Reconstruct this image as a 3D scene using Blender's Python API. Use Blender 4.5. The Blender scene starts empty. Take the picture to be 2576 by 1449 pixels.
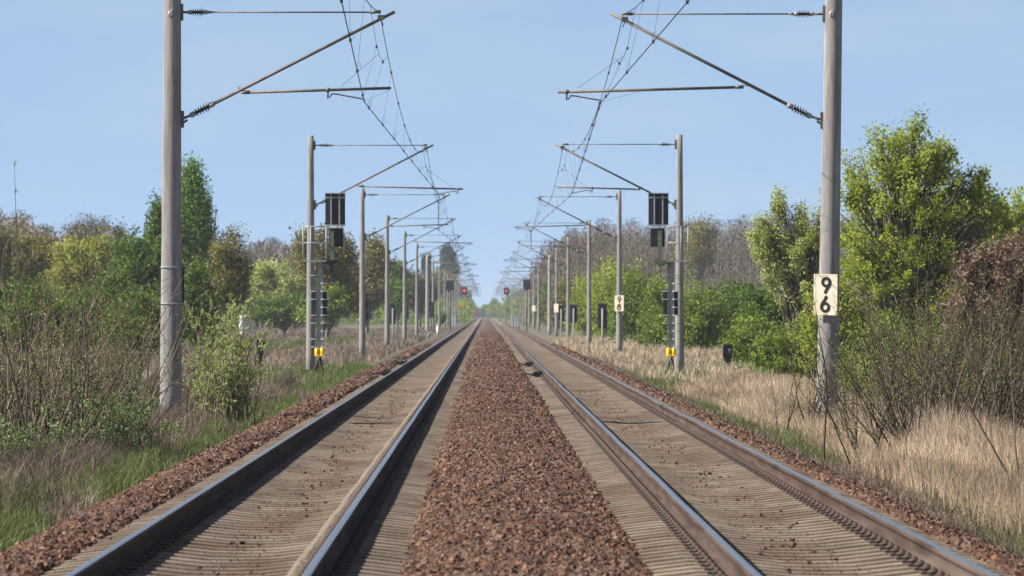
import bpy, math, random
import numpy as np
from mathutils import Vector

# ------------------------------------------------------------------ camera, world, sun, exposure
SC = bpy.context.scene
COL = SC.collection
EYE = 1.67                     # metres above the rail heads (z = 0 is the top of the rails)
FPX = 14311.0                  # focal length in the units used by at()
cd = bpy.data.cameras.new('camera')
cam = bpy.data.objects.new('camera', cd); COL.objects.link(cam)
cam.location = (0, 0, EYE); cam.rotation_euler = (math.radians(90), 0, 0)
cd.lens = 200.0; cd.sensor_width = 36.0; cd.sensor_fit = 'HORIZONTAL'
cd.shift_x = 66 / 2576; cd.shift_y = 62.5 / 2576
cd.clip_start = 0.5; cd.clip_end = 9000
cd.dof.use_dof = True; cd.dof.focus_distance = 92.0; cd.dof.aperture_fstop = 7.8
SC.camera = cam
SUN_EL, SUN_AZ = 38.0, 260.0   # degrees; azimuth from +Y towards +X
w = bpy.data.worlds.new('World'); SC.world = w; w.use_nodes = True
nt = w.node_tree; nt.nodes.clear()
out = nt.nodes.new('ShaderNodeOutputWorld'); bg = nt.nodes.new('ShaderNodeBackground')
sky = nt.nodes.new('ShaderNodeTexSky'); sky.sky_type = 'NISHITA'; sky.sun_disc = False
sky.sun_elevation = math.radians(SUN_EL); sky.sun_rotation = math.radians(SUN_AZ)
sky.air_density = 1.0; sky.dust_density = 0.4; sky.ozone_density = 2.0
tc = nt.nodes.new('ShaderNodeTexCoord')
lift = nt.nodes.new('ShaderNodeVectorMath'); lift.operation = 'MULTIPLY_ADD'
lift.inputs[1].default_value = (1, 1, 1.8); lift.inputs[2].default_value = (0, 0, 0.23)
nt.links.new(tc.outputs['Generated'], lift.inputs[0]); nt.links.new(lift.outputs[0], sky.inputs[0])
cm = nt.nodes.new('ShaderNodeMapping'); cm.inputs['Scale'].default_value = (9, 9, 34)
cn = nt.nodes.new('ShaderNodeTexNoise'); cn.inputs['Scale'].default_value = 1.6; cn.inputs['Detail'].default_value = 5
cr = nt.nodes.new('ShaderNodeValToRGB'); cr.color_ramp.elements[0].position = 0.42; cr.color_ramp.elements[1].position = 0.85
cr.color_ramp.elements[0].color = (0.30, 0.30, 0.30, 1); cr.color_ramp.elements[1].color = (0.85, 0.85, 0.85, 1)
mx = nt.nodes.new('ShaderNodeMix'); mx.data_type = 'RGBA'; mx.inputs[7].default_value = (2.55, 3.15, 3.75, 1)
nt.links.new(tc.outputs['Generated'], cm.inputs[0]); nt.links.new(cm.outputs[0], cn.inputs[0])
nt.links.new(cn.outputs[0], cr.inputs[0]); nt.links.new(cr.outputs[0], mx.inputs[0])
nt.links.new(sky.outputs[0], mx.inputs[6]); 
sxyz = nt.nodes.new('ShaderNodeSeparateXYZ'); nt.links.new(tc.outputs['Generated'], sxyz.inputs[0])
zr = nt.nodes.new('ShaderNodeValToRGB'); zr.color_ramp.elements[0].position = 0.05; zr.color_ramp.elements[0].color = (1, 1, 1, 1)
zr.color_ramp.elements[1].position = 0.42; zr.color_ramp.elements[1].color = (0.34, 0.36, 0.40, 1)
mz_ = nt.nodes.new('ShaderNodeMix'); mz_.data_type = 'RGBA'; mz_.blend_type = 'MULTIPLY'; mz_.inputs[0].default_value = 1.0
nt.links.new(sxyz.outputs[2], zr.inputs[0]); nt.links.new(mx.outputs[2], mz_.inputs[6]); nt.links.new(zr.outputs[0], mz_.inputs[7])
nt.links.new(mz_.outputs[2], bg.inputs[0])
bg.inputs[1].default_value = 0.105
nt.links.new(bg.outputs[0], out.inputs[0])
sd = bpy.data.lights.new('sun', 'SUN'); sd.energy = 5.0; sd.angle = math.radians(0.5); sd.color = (1.0, 0.95, 0.87)
sun = bpy.data.objects.new('sun', sd); COL.objects.link(sun)
_a, _e = math.radians(SUN_AZ), math.radians(SUN_EL)
to_sun = Vector((math.sin(_a) * math.cos(_e), math.cos(_a) * math.cos(_e), math.sin(_e)))
sun.rotation_euler = to_sun.to_track_quat('Z', 'Y').to_euler()
SC.view_settings.view_transform = 'Standard'; SC.view_settings.look = 'None'
SC.view_settings.exposure = 0.98; SC.view_settings.gamma = 1.0
SC.render.engine = 'CYCLES'
SC.cycles.use_denoising = True
SC.cycles.max_bounces = 5; SC.cycles.diffuse_bounces = 2; SC.cycles.glossy_bounces = 2
SC.cycles.transmission_bounces = 3; SC.cycles.volume_bounces = 0; SC.cycles.transparent_max_bounces = 4
SC.cycles.use_adaptive_sampling = True

rnd = random.Random(96)
rng = np.random.default_rng(98)

# ------------------------------------------------------------------ helpers
def at(px, py, Y):
    """surveyed bearing and height at distance Y -> x, z"""
    return (px - 1222.0) * Y / FPX, EYE + (787.0 - py) * Y / FPX

def tag(o, label=None, cat=None, group=None, kind=None):
    if label: o['label'] = label
    if cat: o['category'] = cat
    if group: o['group'] = group
    if kind: o['kind'] = kind
    return o

def empty(name, loc, label, cat, group=None, kind=None):
    o = bpy.data.objects.new(name, None); o.empty_display_size = 0.2
    COL.objects.link(o); o.location = loc
    return tag(o, label, cat, group, kind)

def link(name, me, parent=None):
    o = bpy.data.objects.new(name, me); COL.objects.link(o)
    if parent is not None: o.parent = parent
    return o

def np_mesh(name, V, F, mats, tint=None, smooth=False, midx=None):
    """V (n,3); F list of (m,k) index arrays; tint per vertex"""
    if not isinstance(F, (list, tuple)): F = [F]
    F = [f for f in F if len(f)]
    me = bpy.data.meshes.new(name)
    V = np.ascontiguousarray(V, dtype=np.float32)
    me.vertices.add(len(V)); me.vertices.foreach_set('co', V.ravel())
    nl = sum(f.size for f in F); npoly = sum(len(f) for f in F)
    me.loops.add(nl); me.polygons.add(npoly)
    me.loops.foreach_set('vertex_index', np.concatenate([f.ravel() for f in F]).astype(np.int32))
    tot = np.concatenate([np.full(len(f), f.shape[1]) for f in F])
    st = np.concatenate([[0], np.cumsum(tot)[:-1]]).astype(np.int32)
    me.polygons.foreach_set('loop_start', st)
    if midx is not None: me.polygons.foreach_set('material_index', np.asarray(midx, dtype=np.int32))
    me.polygons.foreach_set('use_smooth', np.full(npoly, smooth))
    for m in (mats if isinstance(mats, (list, tuple)) else [mats]): me.materials.append(m)
    if tint is not None:
        at_ = me.attributes.new('tint', 'FLOAT', 'POINT')
        at_.data.foreach_set('value', np.asarray(tint, dtype=np.float32))
    me.update(calc_edges=True)
    return me

class MB:
    """collects shapes for ONE mesh object"""
    def __init__(s): s.v = []; s.f = []; s.m = []; s.sm = []
    def add(s, vs, fs, mi=0, smooth=False):
        b = len(s.v); s.v += [tuple(v) for v in vs]
        for f in fs: s.f.append([b + i for i in f]); s.m.append(mi); s.sm.append(smooth)
        return s
    def box(s, c, d, mi=0, rz=0.0, bev=0.0):
        x, y, z = d[0] / 2, d[1] / 2, d[2] / 2
        ca, sa = math.cos(rz), math.sin(rz)
        if bev <= 0:
            p = [(-x, -y, -z), (x, -y, -z), (x, y, -z), (-x, y, -z), (-x, -y, z), (x, -y, z), (x, y, z), (-x, y, z)]
            f = [(0, 3, 2, 1), (4, 5, 6, 7), (0, 1, 5, 4), (1, 2, 6, 5), (2, 3, 7, 6), (3, 0, 4, 7)]
        else:
            p = []; b = bev
            for zz, q in ((-z, b), (-z + b, 0), (z - b, 0), (z, b)):
                X, Y_ = x - q, y - q; k = b if q == 0 else b * 0.5
                p += [(-X, -Y_ + k, zz), (-X + k, -Y_, zz), (X - k, -Y_, zz), (X, -Y_ + k, zz),
                      (X, Y_ - k, zz), (X - k, Y_, zz), (-X + k, Y_, zz), (-X, Y_ - k, zz)]
            f = [tuple(range(7, -1, -1)), tuple(range(24, 32))]
            for r in range(3):
                for i in range(8):
                    j = (i + 1) % 8; f.append((r * 8 + i, r * 8 + j, r * 8 + 8 + j, r * 8 + 8 + i))
        s.add([(c[0] + a * ca - b_ * sa, c[1] + a * sa + b_ * ca, c[2] + q) for a, b_, q in p], f, mi)
        return s
    def lathe(s, p0, p1, prof, k=12, mi=0, smooth=True, caps=True):
        """prof: (t along p0->p1 in 0..1, radius)"""
        p0, p1 = Vector(p0), Vector(p1); ax = (p1 - p0)
        z = ax.normalized(); u = z.orthogonal().normalized(); v = z.cross(u)
        vs = []
        for t, r in prof:
            c = p0 + ax * t
            for i in range(k):
                a = 2 * math.pi * i / k
                vs.append(c + u * (r * math.cos(a)) + v * (r * math.sin(a)))
        fs = []
        for j in range(len(prof) - 1):
            for i in range(k):
                n = (i + 1) % k; fs.append((j * k + i, j * k + n, j * k + k + n, j * k + k + i))
        s.add(vs, fs, mi, smooth)
        if caps:
            b = len(s.v) - len(vs)
            s.f.append([b + i for i in range(k - 1, -1, -1)]); s.m.append(mi); s.sm.append(False)
            e = b + (len(prof) - 1) * k
            s.f.append([e + i for i in range(k)]); s.m.append(mi); s.sm.append(False)
        return s
    def tube(s, p0, p1, r0, r1=None, k=8, mi=0):
        return s.lathe(p0, p1, [(0, r0), (1, r0 if r1 is None else r1)], k, mi)
    def path(s, pts, r, k=5, mi=0):
        pts = [Vector(p) for p in pts]; vs = []; n = len(pts)
        u = None
        for i, p in enumerate(pts):
            d = (pts[min(i + 1, n - 1)] - pts[max(i - 1, 0)]).normalized()
            if u is None: u = d.orthogonal().normalized()
            u = (u - d * u.dot(d)).normalized(); v = d.cross(u)
            for q in range(k):
                a = 2 * math.pi * q / k; vs.append(p + u * (r * math.cos(a)) + v * (r * math.sin(a)))
        fs = [(j * k + i, j * k + (i + 1) % k, j * k + k + (i + 1) % k, j * k + k + i) for j in range(n - 1) for i in range(k)]
        fs += [tuple(range(k - 1, -1, -1)), tuple((n - 1) * k + i for i in range(k))]
        return s.add(vs, fs, mi, True)
    def extrude_xz(s, poly, y0, y1, mi=0):
        n = len(poly)
        vs = [(x, y0, z) for x, z in poly] + [(x, y1, z) for x, z in poly]
        fs = [tuple(range(n)), tuple(range(2 * n - 1, n - 1, -1))] + [(i, i + n, (i + 1) % n + n, (i + 1) % n) for i in range(n)]
        return s.add(vs, fs, mi)
    def mesh(s, name, mats):
        me = bpy.data.meshes.new(name); me.from_pydata(s.v, [], s.f)
        for m in (mats if isinstance(mats, (list, tuple)) else [mats]): me.materials.append(m)
        me.polygons.foreach_set('material_index', s.m); me.polygons.foreach_set('use_smooth', s.sm)
        me.update(); return me
    def build(s, name, mats, parent=None): return link(name, s.mesh(name, mats), parent)

# ------------------------------------------------------------------ materials
def mat(name, base, rough=0.7, metal=0.0, var=None, scale=4.0, stretch=(1, 1, 1), bump=0.0, bscale=40.0, detail=6, lo=0.35, hi=0.65, emit=None, spec=0.4, world=False, dr=0.0, stain=None):
    m = bpy.data.materials.new(name); m.use_nodes = True; n = m.node_tree; b = n.nodes['Principled BSDF']
    b.inputs['Base Color'].default_value = (*base, 1); b.inputs['Roughness'].default_value = rough
    b.inputs['Metallic'].default_value = metal; b.inputs['Specular IOR Level'].default_value = spec
    t = n.nodes.new('ShaderNodeTexCoord'); mp = n.nodes.new('ShaderNodeMapping'); mp.inputs['Scale'].default_value = stretch
    b.inputs['Diffuse Roughness'].default_value = dr
    if world: t = n.nodes.new('ShaderNodeNewGeometry'); n.links.new(t.outputs['Position'], mp.inputs[0])
    else: n.links.new(t.outputs['Object'], mp.inputs[0])
    if var:
        no = n.nodes.new('ShaderNodeTexNoise'); no.inputs['Scale'].default_value = scale; no.inputs['Detail'].default_value = detail
        r = n.nodes.new('ShaderNodeValToRGB'); r.color_ramp.elements[0].position = lo; r.color_ramp.elements[1].position = hi
        r.color_ramp.elements[0].color = (*base, 1); r.color_ramp.elements[1].color = (*var, 1)
        n.links.new(mp.outputs[0], no.inputs[0]); n.links.new(no.outputs[0], r.inputs[0]); n.links.new(r.outputs[0], b.inputs['Base Color'])
        if stain:   # (scale, stretch, rgb, low, high): worn or stained areas over the first colour
            m2 = n.nodes.new('ShaderNodeMapping'); m2.inputs['Scale'].default_value = stain[1]; n.links.new(mp.inputs[0].links[0].from_socket, m2.inputs[0])
            n3 = n.nodes.new('ShaderNodeTexNoise'); n3.inputs['Scale'].default_value = stain[0]; n3.inputs['Detail'].default_value = 7; n.links.new(m2.outputs[0], n3.inputs[0])
            r3 = n.nodes.new('ShaderNodeMapRange'); r3.inputs[1].default_value = stain[3]; r3.inputs[2].default_value = stain[4]; n.links.new(n3.outputs[0], r3.inputs[0])
            x3 = n.nodes.new('ShaderNodeMix'); x3.data_type = 'RGBA'; x3.inputs[7].default_value = (*stain[2], 1)
            n.links.new(r3.outputs[0], x3.inputs[0]); n.links.new(r.outputs[0], x3.inputs[6]); n.links.new(x3.outputs[2], b.inputs['Base Color'])
    if bump > 0:
        no = n.nodes.new('ShaderNodeTexNoise'); no.inputs['Scale'].default_value = bscale; no.inputs['Detail'].default_value = 5
        bu = n.nodes.new('ShaderNodeBump'); bu.inputs['Strength'].default_value = bump; bu.inputs['Distance'].default_value = 0.02
        n.links.new(mp.outputs[0], no.inputs[0]); n.links.new(no.outputs[0], bu.inputs['Height']); n.links.new(bu.outputs[0], b.inputs['Normal'])
    if emit:
        b.inputs['Emission Color'].default_value = (*emit[0], 1); b.inputs['Emission Strength'].default_value = emit[1]
    return m

def tint_mat(name, stops, rough=0.7, trans=0.0, patch=None, spec=0.3):
    """colour from the per-vertex tint; stops: [(pos, rgb), ...]; patch: (scale, rgb, amount) adds large natural patches"""
    m = bpy.data.materials.new(name); m.use_nodes = True; n = m.node_tree; b = n.nodes['Principled BSDF']
    a = n.nodes.new('ShaderNodeAttribute'); a.attribute_name = 'tint'
    r = n.nodes.new('ShaderNodeValToRGB'); e = r.color_ramp.elements
    while len(e) < len(stops): e.new(0.5)
    for i, (p, c) in enumerate(stops): e[i].position = p; e[i].color = (*c, 1)
    n.links.new(a.outputs['Fac'], r.inputs[0]); col = r.outputs[0]
    if patch:
        t = n.nodes.new('ShaderNodeTexCoord'); no = n.nodes.new('ShaderNodeTexNoise'); no.inputs['Scale'].default_value = patch[0]
        no.inputs['Detail'].default_value = 4
        rr = n.nodes.new('ShaderNodeValToRGB'); rr.color_ramp.elements[0].position = 0.45; rr.color_ramp.elements[1].position = 0.6
        rr.color_ramp.elements[1].color = (patch[2],) * 3 + (1,)
        mi = n.nodes.new('ShaderNodeMix'); mi.data_type = 'RGBA'; mi.inputs[7].default_value = (*patch[1], 1)
        n.links.new(t.outputs['Object'], no.inputs[0]); n.links.new(no.outputs[0], rr.inputs[0])
        n.links.new(rr.outputs[0], mi.inputs[0]); n.links.new(col, mi.inputs[6]); col = mi.outputs[2]
    n.links.new(col, b.inputs['Base Color']); b.inputs['Roughness'].default_value = rough
    b.inputs['Specular IOR Level'].default_value = spec
    if trans > 0:
        tr = n.nodes.new('ShaderNodeBsdfTranslucent'); ms = n.nodes.new('ShaderNodeMixShader'); ms.inputs[0].default_value = trans
        n.links.new(col, tr.inputs[0]); n.links.new(b.outputs[0], ms.inputs[1]); n.links.new(tr.outputs[0], ms.inputs[2])
        n.links.new(ms.outputs[0], n.nodes['Material Output'].inputs[0])
    return m

M = {}
M['concrete'] = mat('concrete', (0.31, 0.285, 0.268), 0.85, var=(0.43, 0.405, 0.39), scale=3.0, stretch=(6, 6, 0.6), bump=0.25, bscale=60, dr=1.0, stain=(1.2, (5, 5, .35), (.20, .175, .16), .52, .75))
M['concrete_pale'] = mat('concrete_pale', (0.42, 0.40, 0.38), 0.85, var=(0.55, 0.53, 0.50), scale=3.0, stretch=(6, 6, 0.6), bump=0.2, dr=1.0)
M['sleeper'] = mat('sleeper_concrete', (0.135, 0.102, 0.077), 0.95, var=(0.275, 0.22, 0.17), scale=2.6, bump=0.5, bscale=50, lo=0.3, hi=0.7, world=True, stretch=(1, .45, 1), dr=.6, stain=(.55, (1.6, .35, 1), (.135, .088, .064), .50, .72), spec=.1)
M['rust_rail'] = mat('rusty_rail', (0.050, 0.033, 0.026), 0.9, var=(0.092, 0.063, 0.050), scale=2.0, stretch=(1, 0.3, 6), bump=0.15, spec=.1, world=True, stain=(1.0, (1, .12, 3), (.125, .095, .078), .56, .7))
M['rail_top'] = mat('polished_steel', (0.60, 0.59, 0.58), 0.30, 1.0, var=(0.46, 0.45, 0.44), scale=3, stretch=(30, 0.05, 1))
M['clip'] = mat('fastening_steel', (0.045, 0.032, 0.026), 0.75, var=(0.09, 0.06, 0.045), scale=30)
M['galv'] = mat('galvanised_steel', (0.30, 0.31, 0.32), 0.55, 0.2, var=(0.44, 0.45, 0.46), scale=8)
M['tube'] = mat('weathered_tube', (0.11, 0.095, 0.085), 0.6, 0.2, var=(0.19, 0.17, 0.15), scale=5, bump=0.1)
M['wire'] = mat('dark_copper_wire', (0.05, 0.055, 0.06), 0.6, 0.3)
M['insul'] = mat('brown_porcelain', (0.05, 0.032, 0.03), 0.25)
M['cap'] = mat('insulator_cap', (0.28, 0.29, 0.30), 0.6, 0.2, var=(0.40, 0.41, 0.42), scale=20)
M['black'] = mat('black_paint', (0.012, 0.014, 0.018), 0.55, var=(0.022, 0.025, 0.03), scale=4)
M['greenpaint'] = mat('green_grey_paint', (0.095, 0.12, 0.075), 0.65, var=(0.15, 0.18, 0.12), scale=7)
M['yellow'] = mat('yellow_plastic', (0.80, 0.52, 0.01), 0.45)
M['cream'] = mat('cream_enamel', (0.74, 0.67, 0.52), 0.5, var=(0.62, 0.52, 0.34), scale=2.5, lo=0.45, hi=0.8)
M['ink'] = mat('black_enamel', (0.015, 0.015, 0.018), 0.5)
M['white'] = mat('white_sheet', (0.72, 0.73, 0.74), 0.6, var=(0.55, 0.57, 0.58), scale=5, bump=0.4, bscale=6)
M['orange'] = mat('orange_paint', (0.75, 0.22, 0.02), 0.5)
M['lamp_red'] = mat('lit_red_lamp', (0.6, 0.02, 0.02), 0.4, emit=((1.0, 0.04, 0.03), 1.6))
M['glowing_red_plate'] = mat('glowing_red_plate', (0.65, 0.02, 0.05), 0.5, emit=((1.0, 0.03, 0.06), .5))  # plate with added emission: the disc glows though it is no lamp
M['red_paint'] = mat('red_paint', (0.5, 0.01, 0.03), 0.5)
M['wall'] = mat('distant_wall', (0.23, 0.17, 0.20), 0.8, var=(0.28, 0.24, 0.28), scale=0.3)
M['rooft'] = mat('distant_roof', (0.14, 0.13, 0.18), 0.8)
M['bark'] = mat('bark', (0.10, 0.085, 0.065), 0.9, var=(0.19, 0.17, 0.13), scale=6, stretch=(1, 1, 0.3))
M['twig'] = tint_mat('twig', [(0, (0.028, 0.020, 0.018)), (0.6, (0.085, 0.060, 0.045)), (1, (0.20, 0.155, 0.115))], 0.8)
M['stone'] = tint_mat('ballast_stone', [(0, (0.014, 0.011, 0.011)), (0.25, (0.050, 0.025, 0.019)), (0.5, (0.120, 0.052, 0.030)),
                                        (0.72, (0.155, 0.082, 0.050)), (0.90, (0.175, 0.130, 0.104)), (1, (0.24, 0.11, 0.05))], 0.85,
                      patch=(0.25, (0.125, 0.085, 0.068), 0.3))

# ------------------------------------------------------------------ ground, track bed
def hump(x, Y):
    return 0.05 * np.sin(x * 0.7 + Y * 0.021) + 0.04 * np.sin(x * 0.31 - Y * 0.05)
XS_BED = np.array([-5.2, -4.35, -4.0, -3.65, -3.25, -3.15, -1.47, -1.40, -1.345, -1.28, -0.66, -0.50, -0.10, 0.29, 0.70, 1.06, 1.24, 3.74, 3.85, 4.15, 4.5, 4.75, 5.6])
ZS_BED = np.array([-0.75, -0.52, -0.36, -0.24, -0.215, -0.262, -0.262, -0.172, -0.155, -0.20, -0.262, -0.20, -0.13, -0.10, -0.13, -0.20, -0.262, -0.262, -0.215, -0.28, -0.44, -0.60, -0.95])
def bed_z(x): return np.interp(x, XS_BED, ZS_BED)
def gnd_z(x, Y):
    x = np.asarray(x, dtype=float)
    left = np.interp(-x, [0, 4.0, 4.3, 6.0, 9.0, 14, 60, 400], [-0.60, -0.60, -0.47, -0.42, -0.55, -0.7, -0.6, 0.0])
    right = np.interp(x, [0, 4.3, 4.7, 6.0, 9.0, 14, 60, 400], [-0.60, -0.60, -0.52, -0.42, -0.50, -0.6, -0.4, 0.3])
    return np.where(x < 0.3, left, right) + hump(x, Y) * np.clip((np.abs(x - 0.3) - 4.3) / 2, 0, 1)

def grid_mesh(name, xs, ys, zf, mats, smooth=True):
    X, Y = np.meshgrid(xs, ys); Z = zf(X, Y)
    V = np.stack([X, Y, Z], -1).reshape(-1, 3); nx, ny = len(xs), len(ys)
    i = np.arange(nx - 1)[None, :] + nx * np.arange(ny - 1)[:, None]
    F = np.stack([i, i + 1, i + 1 + nx, i + nx], -1).reshape(-1, 4)
    return link(name, np_mesh(name, V, F, mats, smooth=smooth))

gm = mat('ground_earth', (0.145, 0.112, 0.082), 0.95, var=(0.085, 0.095, 0.042), scale=0.12, detail=8, bump=0.6, bscale=3)
xs = np.concatenate([np.linspace(-2500, -70, 18), np.linspace(-60, -10, 26), np.linspace(-9, 9, 49), np.linspace(10, 60, 26), np.linspace(70, 2500, 18)])
ys = np.concatenate([np.linspace(-60, 300, 181), np.linspace(310, 1000, 70), np.linspace(1050, 5500, 40)])
o = grid_mesh('ground', xs, ys, gnd_z, gm)
tag(o, 'open field and verge ground of earth and dry turf on both sides of the railway', 'ground', kind='structure')

# dusty bed between and around the sleepers
bm_ = bpy.data.materials.new('ballast_bed'); bm_.use_nodes = True; n = bm_.node_tree; b = n.nodes['Principled BSDF']
t = n.nodes.new('ShaderNodeTexCoord'); sx = n.nodes.new('ShaderNodeSeparateXYZ'); n.links.new(t.outputs['Object'], sx.inputs[0])
def ramp(n, stops, interp='LINEAR'):
    r = n.nodes.new('ShaderNodeValToRGB'); e = r.color_ramp.elements; r.color_ramp.interpolation = interp
    while len(e) < len(stops): e.new(0.5)
    for i, (p, c) in enumerate(stops): e[i].position = p; e[i].color = (*c, 1)
    return r
# |x| bands: mound 0.29 +- 0.9 red stones, tracks tan, shoulders red
mr = n.nodes.new('ShaderNodeMapRange'); mr.inputs[1].default_value = -5.0; mr.inputs[2].default_value = 5.0
wob = n.nodes.new('ShaderNodeTexNoise'); wob.inputs['Scale'].default_value = 3.0
add = n.nodes.new('ShaderNodeMath'); add.operation = 'MULTIPLY_ADD'; add.inputs[1].default_value = 0.35
n.links.new(t.outputs['Object'], wob.inputs[0]); n.links.new(wob.outputs[0], add.inputs[0]); n.links.new(sx.outputs[0], add.inputs[2])
n.links.new(add.outputs[0], mr.inputs[0])
def bp(x): return (x + 0.175 + 5.0) / 10.0
band = ramp(n, [(0, (1, 1, 1)), (bp(-3.25), (1, 1, 1)), (bp(-3.15), (0, 0, 0)), (bp(-0.68), (0, 0, 0)), (bp(-0.58), (1, 1, 1)), (bp(1.15), (1, 1, 1)),
                (bp(1.25), (0, 0, 0)), (bp(3.74), (0, 0, 0)), (bp(3.84), (1, 1, 1))])
n.links.new(mr.outputs[0], band.inputs[0])
no = n.nodes.new('ShaderNodeTexVoronoi'); no.inputs['Scale'].default_value = 20; n.links.new(t.outputs['Object'], no.inputs[0])
red = ramp(n, [(0, (0.018, 0.012, 0.011)), (0.3, (0.065, 0.032, 0.023)), (0.6, (0.115, 0.055, 0.038)), (1, (0.15, 0.095, 0.072))])
sep = n.nodes.new('ShaderNodeSeparateColor'); n.links.new(no.outputs['Color'], sep.inputs[0]); n.links.new(sep.outputs[0], red.inputs[0])
n2 = n.nodes.new('ShaderNodeTexNoise'); n2.inputs['Scale'].default_value = 7; n2.inputs['Detail'].default_value = 8; n.links.new(t.outputs['Object'], n2.inputs[0])
tan = ramp(n, [(0.3, (0.14, 0.105, 0.076)), (0.7, (0.25, 0.195, 0.145))]); n.links.new(n2.outputs[0], tan.inputs[0])
mi = n.nodes.new('ShaderNodeMix'); mi.data_type = 'RGBA'
n.links.new(band.outputs[0], mi.inputs[0]); n.links.new(tan.outputs[0], mi.inputs[6]); n.links.new(red.outputs[0], mi.inputs[7]); n.links.new(mi.outputs[2], b.inputs['Base Color'])
b.inputs['Roughness'].default_value = 0.95
bu = n.nodes.new('ShaderNodeBump'); bu.inputs['Strength'].default_value = 0.9; bu.inputs['Distance'].default_value = 0.03
n.links.new(no.outputs['Distance'], bu.inputs['Height']); n.links.new(bu.outputs[0], b.inputs['Normal'])
xsb = np.unique(np.concatenate([XS_BED, np.linspace(-5.2, 5.6, 55)]))
ysb = np.concatenate([np.arange(10, 160, 0.5), np.arange(160, 3000, 20)])
def bedf(X, Y):
    return bed_z(X) + 0.012 * np.sin(X * 9 + Y * 3.1) * np.sin(X * 4 - Y * 2.3)
o = grid_mesh('trackbed', xsb, ysb, bedf, bm_)
tag(o, 'ballast bed of two parallel tracks with a brown mound between them', 'track bed', kind='structure')

# ------------------------------------------------------------------ stones
CUBE = np.array([(-1, -1, -1), (1, -1, -1), (1, 1, -1), (-1, 1, -1), (-1, -1, 1), (1, -1, 1), (1, 1, 1), (-1, 1, 1)], dtype=float)
CF = np.array([(0, 3, 2, 1), (4, 5, 6, 7), (0, 1, 5, 4), (1, 2, 6, 5), (2, 3, 7, 6), (3, 0, 4, 7)])
def rand_rot(n):
    q = rng.normal(size=(n, 4)); q /= np.linalg.norm(q, axis=1, keepdims=True); a, b_, c, d = q.T
    return np.stack([1 - 2 * (c * c + d * d), 2 * (b_ * c - a * d), 2 * (b_ * d + a * c), 2 * (b_ * c + a * d), 1 - 2 * (b_ * b_ + d * d), 2 * (c * d - a * b_),
                     2 * (b_ * d - a * c), 2 * (c * d + a * b_), 1 - 2 * (b_ * b_ + c * c)], -1).reshape(n, 3, 3)
def stones(P, size, tint):
    n = len(P)
    k = CUBE[None] * rng.uniform(0.45, 1.0, (n, 8, 3)) * rng.uniform(0.55, 1.15, (n, 1, 3))
    k = np.einsum('nij,nvj->nvi', rand_rot(n), k) * (size[:, None, None] * 0.62)
    V = (P[:, None, :] + k).reshape(-1, 3)
    F = (CF[None] + 8 * np.arange(n)[:, None, None]).reshape(-1, 4)
    return V, F, np.repeat(tint, 8)
def scatter_stones(x0, x1, y0, y1, dens, s0, s1, lift_=0.0):
    n = int((x1 - x0) * (y1 - y0) * dens)
    x = rng.uniform(x0, x1, n) + rng.normal(0, 0.03, n) * rng.choice([1, 1, 1, 3.2], n); y = rng.uniform(y0, y1, n)
    s = rng.uniform(s0, s1, n) * rng.choice([0.75, 1.0, 1.25], n)
    z = bed_z(x) + s * rng.uniform(0.0, 0.45, n) + lift_
    return np.stack([x, y, z], -1), s
def make_stones(name, label, zones):
    Ps, Ss = [], []
    for zn in zones:
        P, s = scatter_stones(*zn); Ps.append(P); Ss.append(s)
    P = np.concatenate(Ps); s = np.concatenate(Ss)
    V, F, T = stones(P, s, np.clip(rng.beta(1.5, 1.4, len(P)), 0, 1))
    o = link(name, np_mesh(name, V, F, M['stone'], T)); tag(o, label, 'ballast', kind='stuff')
make_stones('ballast_stones', 'angular rust brown ballast stones heaped between the two tracks',
            [(-0.62, 1.20, 30, 62, 1500, 0.020, 0.043), (-0.62, 1.20, 62, 110, 900, 0.026, 0.050), (-0.6, 1.18, 110, 190, 260, 0.042, 0.07), (-0.6, 1.18, 190, 330, 70, 0.07, 0.11), (-0.6, 1.18, 330, 520, 26, 0.08, 0.12)])
make_stones('ballast_stones', 'rust brown ballast stones on the shoulder beside the left track',
            [(-4.35, -3.22, 30, 70, 1250, 0.022, 0.046), (-4.35, -3.22, 70, 115, 640, 0.032, 0.06), (-4.35, -3.22, 115, 200, 170, 0.05, 0.085), (-4.35, -3.22, 200, 330, 50, 0.08, 0.12)])
make_stones('ballast_stones', 'dark brown ballast stones on the shoulder beside the right track',
            [(3.82, 4.68, 38, 75, 1250, 0.022, 0.046), (3.82, 4.68, 75, 120, 640, 0.032, 0.06), (3.82, 4.68, 120, 200, 170, 0.05, 0.085), (3.82, 4.68, 200, 330, 50, 0.08, 0.12)])
def loose(label, n, xa, xb):
    y = 30 + 110 * rng.uniform(0, 1, n) ** 1.5
    x = rng.uniform(xa, xb, n)
    x = x + .25 * np.sin(y * 1.3) * rng.uniform(0, 1, n); s = rng.gamma(2.0, .0075, n) + .007; s = np.minimum(s, .040)
    z = np.full(n, -0.214) + s * 0.3
    V, F, T = stones(np.stack([x, y, z], -1), s, rng.beta(2, 2.4, n) * 0.85); V[:, 2] = -0.214 + (V[:, 2] + 0.214) * 0.7
    P_ = np.stack([rng.uniform(xa - .05, xb + .05, n * 5), 30 + 90 * rng.uniform(0, 1, n * 5) ** 1.3, np.full(n * 5, -.213)], -1); V2, F2, T2 = stones(P_, rng.uniform(.005, .012, n * 5), rng.beta(1.5, 2, n * 5))
    F = np.concatenate([F, F2 + len(V)]); V = np.concatenate([V, V2]); T = np.concatenate([T, T2])
    o = link('loose_stones', np_mesh('loose_stones', V, F, M['stone'], T)); tag(o, label, 'ballast', kind='stuff')
loose('stray brown stones lying on the sleepers of the left track', 1500, -3.1, -0.75)
loose('stray brown stones lying on the sleepers of the right track', 1500, 1.3, 3.7)

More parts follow.
